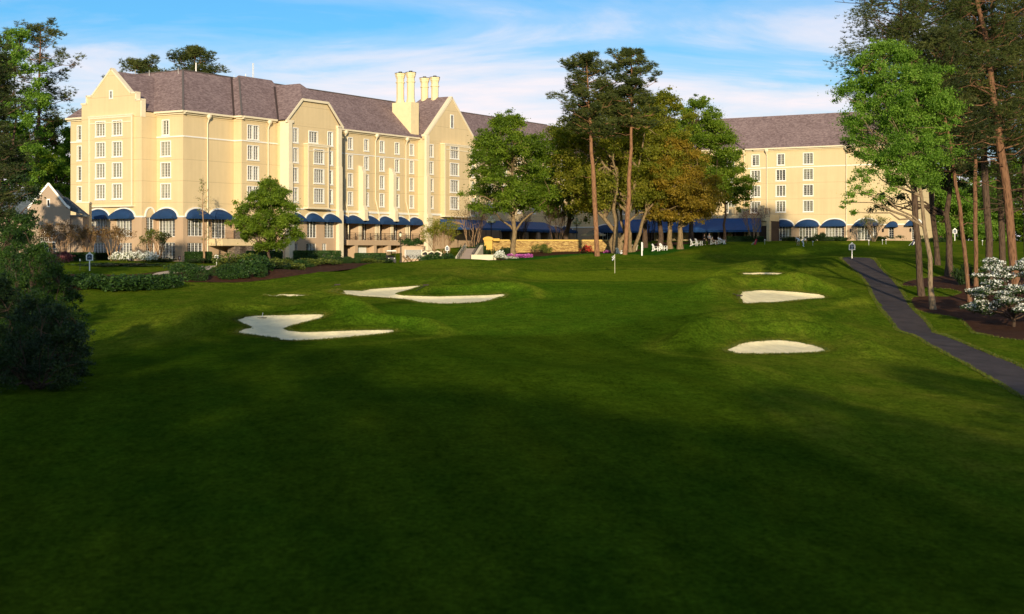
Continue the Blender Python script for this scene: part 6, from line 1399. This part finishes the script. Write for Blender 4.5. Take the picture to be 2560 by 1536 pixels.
# ------------------------------------------------------------------ people
def skinobj(name, verts, edges, rad, m, parent, lev=1, root=0):
    me = bpy.data.meshes.new(name); me.from_pydata(verts, edges, []); me.materials.append(m); o = link(name, me, parent)
    md = o.modifiers.new('skin', 'SKIN'); md.use_smooth_shade = True
    sv = me.skin_vertices[0].data
    for i, r_ in enumerate(rad): sv[i].radius = (r_, r_) if not hasattr(r_, '__len__') else r_
    for i in range(len(verts)): sv[i].use_root = (i == root)
    s = o.modifiers.new('smooth', 'SUBSURF'); s.levels = lev; s.render_levels = lev; return o
def person(label, loc, rz, J, shirt, trous, hair, shoes, cap=None, sleeve=1, shorts=False, group=None):
    """J: joint positions, facing -y; hands get five fingers"""
    r = thing('person', label, 'person', loc, R(rz), group); V = []; E = []; Rr = []; ix = {}
    def v(n, p, rad, par=None): ix[n] = len(V); V.append(tuple(p)); Rr.append(rad); (E.append((ix[par], ix[n])) if par else None)
    g = lambda n: Vector(J[n])
    v('pelvis', g('pelvis'), (.15,.11)); v('spine', g('pelvis').lerp(g('neck'), .45), (.135,.10), 'pelvis'); v('chest', g('pelvis').lerp(g('neck'), .8), (.15,.11), 'spine'); v('neck', g('neck'), .058, 'chest')
    hd = (g('head')-g('neck')).normalized(); f = Vector(J.get('face', (0,-1,0)))
    v('jaw', g('neck')+hd*.10+f*.03, (.068,.075), 'neck'); v('skull', g('neck')+hd*.20+f*.01, (.085,.098), 'jaw'); v('crown', g('neck')+hd*.27, (.05,.06), 'skull'); v('nose', g('neck')+hd*.165+f*.115, .014, 'skull')
    for s, n in ((-1,'l'),(1,'r')):
        v('sh'+n, g('sh'+n), .062, 'chest'); v('el'+n, g('el'+n), .045, 'sh'+n); v('wr'+n, g('wr'+n), .032, 'el'+n)
        d = (g('wr'+n)-g('el'+n)).normalized(); sd_ = d.cross(f).normalized() if d.cross(f).length > .1 else Vector((1,0,0)); v('palm'+n, g('wr'+n)+d*.07, (.036,.022), 'wr'+n)
        for k, ln in enumerate((.075,.085,.08,.06)):
            b0 = g('wr'+n)+d*.10+sd_*(k-1.5)*.020; v('fa%d%s' % (k,n), b0+d*ln*.45, .009, 'palm'+n); v('fb%d%s' % (k,n), b0+d*ln*.85+f*.02, .007, 'fa%d%s' % (k,n))
        v('th'+n, g('wr'+n)+d*.06+sd_*.045*s, .010, 'palm'+n); v('tt'+n, g('wr'+n)+d*.10+sd_*.055*s, .008, 'th'+n)
        v('hp'+n, g('hp'+n), .095, 'pelvis'); v('kn'+n, g('kn'+n), .058, 'hp'+n); v('cf'+n, g('kn'+n).lerp(g('an'+n), .35), .057, 'kn'+n); v('an'+n, g('an'+n), .040, 'cf'+n); v('toe'+n, g('toe'+n), .032, 'an'+n)
    skinobj('body', V, E, Rr, M_skin, r)
    sub = lambda names, edges, rads, nm, m: skinobj(nm, [V[ix[n]] for n in names], edges, rads, m, r)
    el = lambda n: Vector(V[ix['sh'+n]]).lerp(Vector(V[ix['el'+n]]), .55 if sleeve < 1 else 1.0)
    vs = [V[ix['pelvis']], V[ix['spine']], V[ix['chest']], V[ix['neck']], V[ix['shl']], V[ix['shr']], el('l'), el('r')]; ed = [(0,1),(1,2),(2,3),(2,4),(2,5),(4,6),(5,7)]; rd = [(.165,.13),(.16,.125),(.175,.135),.075,.08,.08,.065,.065]
    if sleeve >= 1: vs += [V[ix['wrl']], V[ix['wrr']]]; ed += [(6,8),(7,9)]; rd += [.045,.045]
    skinobj('shirt', vs, ed, rd, shirt, r)
    kk = .85 if shorts else 1
    vs = [V[ix['pelvis']]]; ed = []; rd = [(.165,.13)]
    for n in 'lr':
        b = len(vs); vs += [V[ix['hp'+n]], tuple(Vector(V[ix['hp'+n]]).lerp(Vector(V[ix['kn'+n]]), kk))]; ed += [(0,b),(b,b+1)]; rd += [.112, .085]
        if not shorts: vs.append(tuple(Vector(V[ix['kn'+n]]).lerp(Vector(V[ix['an'+n]]), .93))); ed.append((b+1,b+2)); rd.append(.062)
    skinobj('shorts' if shorts else 'trousers', vs, ed, rd, trous, r)
    for n in 'lr': skinobj('shoe', [V[ix['an'+n]], V[ix['toe'+n]]], [(0,1)], [.052,.045], shoes, r)
    c = g('neck')+hd*.225-f*.015; mb = MB(); z = hd; x = z.orthogonal().normalized(); y_ = z.cross(x); vs = []; fs = []; q = 10
    for i, (rr, h) in enumerate([(.105,-.04),(.112,.0),(.10,.05),(.06,.085),(.01,.098)]):
        for k in range(q): a = 2*math.pi*k/q; vs.append(c+x*math.cos(a)*rr+y_*math.sin(a)*rr+z*h-f*.01)
    for i in range(4): fs += [(i*q+k, i*q+(k+1) % q, (i+1)*q+(k+1) % q, (i+1)*q+k) for k in range(q)]
    mb.add(vs, fs, 0, True)
    if cap: mb.obox(c+f*.13-z*.0, x*.07, f*.07, z*.008)
    mb.build('cap' if cap else 'hair', cap or hair, r); return r
def stand(**k):
    J = dict(pelvis=(0,0,.95), neck=(0,.0,1.47), head=(0,-.02,1.7), shl=(-.19,0,1.40), shr=(.19,0,1.40), ell=(-.24,.03,1.12), elr=(.24,.03,1.12), wrl=(-.25,-.06,.88), wrr=(.25,-.06,.88), hpl=(-.10,0,.90), hpr=(.10,0,.90), knl=(-.11,-.02,.50), knr=(.11,-.02,.50), anl=(-.12,.02,.08), anr=(.12,.02,.08), toel=(-.14,-.16,.04), toer=(.14,-.16,.04)); J.update(k); return J
person('man in black standing by the white lawn chairs, left of the two standing men', on(1761, 219, -.01), 150, stand(wrl=(-.18,-.2,1.0)), M_dcloth, M_dcloth, M_dhair, M_wcloth)
person('grey haired man in a grey blue shirt and dark trousers standing by the lawn chairs', on(1773, 219.5, -.01), 165, stand(wrr=(.15,-.22,1.05), anl=(-.12,.12,.09), toel=(-.13,-.06,.05)), M_gcloth, M_dcloth, M_hair, M_dcloth)
sit = lambda **k: stand(**dict(dict(pelvis=(0,.12,.44), neck=(0,.36,.93), head=(0,.34,1.16), shl=(-.19,.33,.86), shr=(.19,.33,.86), ell=(-.29,.20,.70), elr=(.29,.20,.70), wrl=(-.30,-.06,.70), wrr=(.30,-.06,.70), hpl=(-.10,.06,.46), hpr=(.10,.06,.46), knl=(-.12,-.36,.52), knr=(.12,-.36,.52), anl=(-.13,-.44,.09), anr=(.13,-.44,.09), toel=(-.14,-.62,.05), toer=(.14,-.62,.05)), **k))
person('man in brown sitting in a white lawn chair', tuple(cA.location), 60, sit(), M_bcloth, M_bcloth, M_hair, M_dcloth)
person('woman in white sitting in the last lawn chair on the right', tuple(cB.location), 62, sit(wrl=(-.12,-.2,.66)), M_wcloth, M_wcloth, M_dhair, M_wcloth)
bend = lambda **k: stand(**dict(dict(pelvis=(0,.18,.92), neck=(0,-.24,1.30), head=(0,-.40,1.46), face=(0,-.6,-.8), shl=(-.18,-.16,1.24), shr=(.18,-.16,1.24), ell=(-.17,-.30,1.0), elr=(.17,-.30,1.0), wrl=(-.03,-.38,.80), wrr=(.03,-.38,.76), hpl=(-.11,.16,.88), hpr=(.11,.16,.88), knl=(-.15,.02,.50), knr=(.15,.02,.50), anl=(-.17,.06,.08), anr=(.17,.06,.08), toel=(-.19,-.13,.04), toer=(.19,-.13,.04)), **k))
pg = person('golfer in white trousers and a navy cap bending over a putt', on(2009, 218.5, -.01), 72, bend(), M_wcloth, M_wcloth, M_dhair, M_wcloth, cap=M_navyp, sleeve=0)
person('golfer in a white shirt and white shorts stooping with back turned', on(1995, 223, -.01), 200, bend(neck=(0,-.34,1.16), head=(0,-.52,1.26), shl=(-.18,-.24,1.12), shr=(.18,-.24,1.12), ell=(-.2,-.36,.86), elr=(.2,-.36,.86), wrl=(-.12,-.45,.62), wrr=(.12,-.45,.62)), M_wcloth, M_wcloth, M_dhair, M_wcloth, cap=M_wcloth, sleeve=0, shorts=True)
x, y, z = pg.location; t = thing('golf_putter', 'thin putter held by the bending golfer', 'golf club', (x, y, z), R(72)); mb = MB(); mb.tube([(0,-.37,.86),(0,-.42,.03)], [.015,.009], 6); mb.build('shaft', M_black, t); mb = MB(); mb.box(-.02,.02,-.50,-.38,.0,.035); mb.build('head', M_iron, t)
def golfbag(label, px_, D, rz, m1, m2):
    t = thing('golf_bag', label, 'golf bag', on(px_, D), R(rz)); o_ = MB(); ax = Vector((0,-.30,.86)).normalized(); c = Vector((0,.18,.02)); o_.tube([c, c+ax*.12, c+ax*.75, c+ax*.88], [.13,.15,.14,.16], 12); o_.build('body', m1, t)
    o_ = MB(); o_.obox(c+ax*.4+Vector((0,-.14,-.04)), (.09,0,0), ax*.22, (0,-.06,-.02)); o_.build('pocket', m2, t)
    for s in (-1, 1): o_ = MB(); o_.tube([c+ax*.72+Vector((s*.1,.05,0)), (s*.30,.62,.0)], .014, 5); o_.build('leg', M_white, t)
    o_ = MB()
    for k in range(6): a = k*1.05; q = c+ax*.85+Vector((.07*math.cos(a), .05*math.sin(a), 0)); o_.tube([q, q+ax*.30], .010, 4); o_.obox(q+ax*.32, (.03,0,0), (0,.02,0), (0,0,.04))
    o_.build('clubs', M_black, t)
golfbag('red and navy golf bag on a stand before the blue canopy', 1889, 222, 100, M_red, M_bagn); golfbag('dark golf bag on a stand half hidden by the grove trunk', 2283, 214, 80, M_bagn, M_wcloth)
# ------------------------------------------------------------------ camera, light, sky
cam = bpy.data.cameras.new('camera'); co = bpy.data.objects.new('camera', cam); COL.objects.link(co)
co.location = (0, 0, 0); co.rotation_euler = (R(90), 0, 0)
cam.sensor_width = 36; cam.lens = 36*F/2560; cam.shift_y = -(768-HY)/2560.0
cam.clip_start = .1; cam.clip_end = 6000
cam.dof.use_dof = True; cam.dof.focus_distance = 185; cam.dof.aperture_fstop = .85
SC.camera = co
SUN = Vector((.04, -1.0, 0)).normalized(); EL = R(SUN_EL)
sd = Vector((SUN.x*math.cos(EL), SUN.y*math.cos(EL), math.sin(EL)))
sl_ = bpy.data.lights.new('sun', 'SUN'); sl_.energy = SUN_E; sl_.angle = R(.9); sl_.color = SUN_C
so = bpy.data.objects.new('sun', sl_); COL.objects.link(so); so.rotation_euler = sd.to_track_quat('Z', 'Y').to_euler()
w = bpy.data.worlds.new('World'); SC.world = w; w.use_nodes = True
nt = w.node_tree; nt.nodes.clear(); nd = N(nt)
sky = nd('ShaderNodeTexSky', sky_type='NISHITA'); sky.sun_disc = False; sky.sun_elevation = EL
sky.sun_rotation = math.atan2(sd.x, sd.y); sky.air_density = 1.0; sky.dust_density = .6; sky.ozone_density = 2.0; sky.altitude = 100
tc = nd('ShaderNodeTexCoord'); sp = nd('ShaderNodeSeparateXYZ', {0: tc.outputs['Generated']})
zz = nd('ShaderNodeMath', {0: sp.outputs[2], 1: .16}, operation='ADD'); zm = nd('ShaderNodeMath', {0: zz.outputs[0], 1: .03}, operation='MAXIMUM')
px_ = nd('ShaderNodeMath', {0: sp.outputs[0], 1: zm.outputs[0]}, operation='DIVIDE'); py_ = nd('ShaderNodeMath', {0: sp.outputs[1], 1: zm.outputs[0]}, operation='DIVIDE')
cb = nd('ShaderNodeCombineXYZ', {0: px_.outputs[0], 1: py_.outputs[0], 2: 0.0})
mp = nd('ShaderNodeMapping', {'Vector': cb.outputs[0], 'Scale': (1.0, 2.0, 1), 'Rotation': (0, 0, R(8)), 'Location': CLOUD_OFF})
n1 = nd('ShaderNodeTexNoise', {'Vector': mp.outputs[0], 'Scale': 1.0, 'Detail': 10, 'Roughness': .62, 'Distortion': .6})
mp2 = nd('ShaderNodeMapping', {'Vector': cb.outputs[0], 'Scale': (.35, .9, 1), 'Rotation': (0, 0, R(-6))})
n2 = nd('ShaderNodeTexNoise', {'Vector': mp2.outputs[0], 'Scale': .8, 'Detail': 5, 'Roughness': .55})
av = nd('ShaderNodeMath', {0: n1.outputs['Fac'], 1: n2.outputs['Fac']}, operation='ADD')
hz = nd('ShaderNodeMapRange', {0: sp.outputs[2], 1: .0, 2: .20, 3: .48, 4: -.01})
av2 = nd('ShaderNodeMath', {0: av.outputs[0], 1: hz.outputs[0]}, operation='ADD')
cf = ramp(nd, nd('ShaderNodeMath', {0: av2.outputs[0], 1: .5}, operation='MULTIPLY').outputs[0], [(.44, (0,0,0)), (.53, (.22,.22,.22)), (.60, (.62,.62,.62)), (.69, (1,1,1))])
tint = nd('ShaderNodeMix', data_type='RGBA', blend_type='MULTIPLY'); tint.inputs[0].default_value = 1
nt.links.new(sky.outputs[0], tint.inputs[6]); tint.inputs[7].default_value = SKY_TINT
mx = nd('ShaderNodeMix', data_type='RGBA'); nt.links.new(cf, mx.inputs[0]); nt.links.new(tint.outputs[2], mx.inputs[6]); mx.inputs[7].default_value = CLOUD_C
bg = nd('ShaderNodeBackground', {'Color': mx.outputs[2], 'Strength': SKY_S})
wo = nd('ShaderNodeOutputWorld'); nt.links.new(bg.outputs[0], wo.inputs[0])
SC.view_settings.view_transform = 'Standard'; SC.view_settings.look = 'None'; SC.view_settings.exposure = EXPO; SC.view_settings.gamma = 1
SC.cycles.max_bounces = 8; SC.cycles.transparent_max_bounces = 12; SC.cycles.use_denoising = True
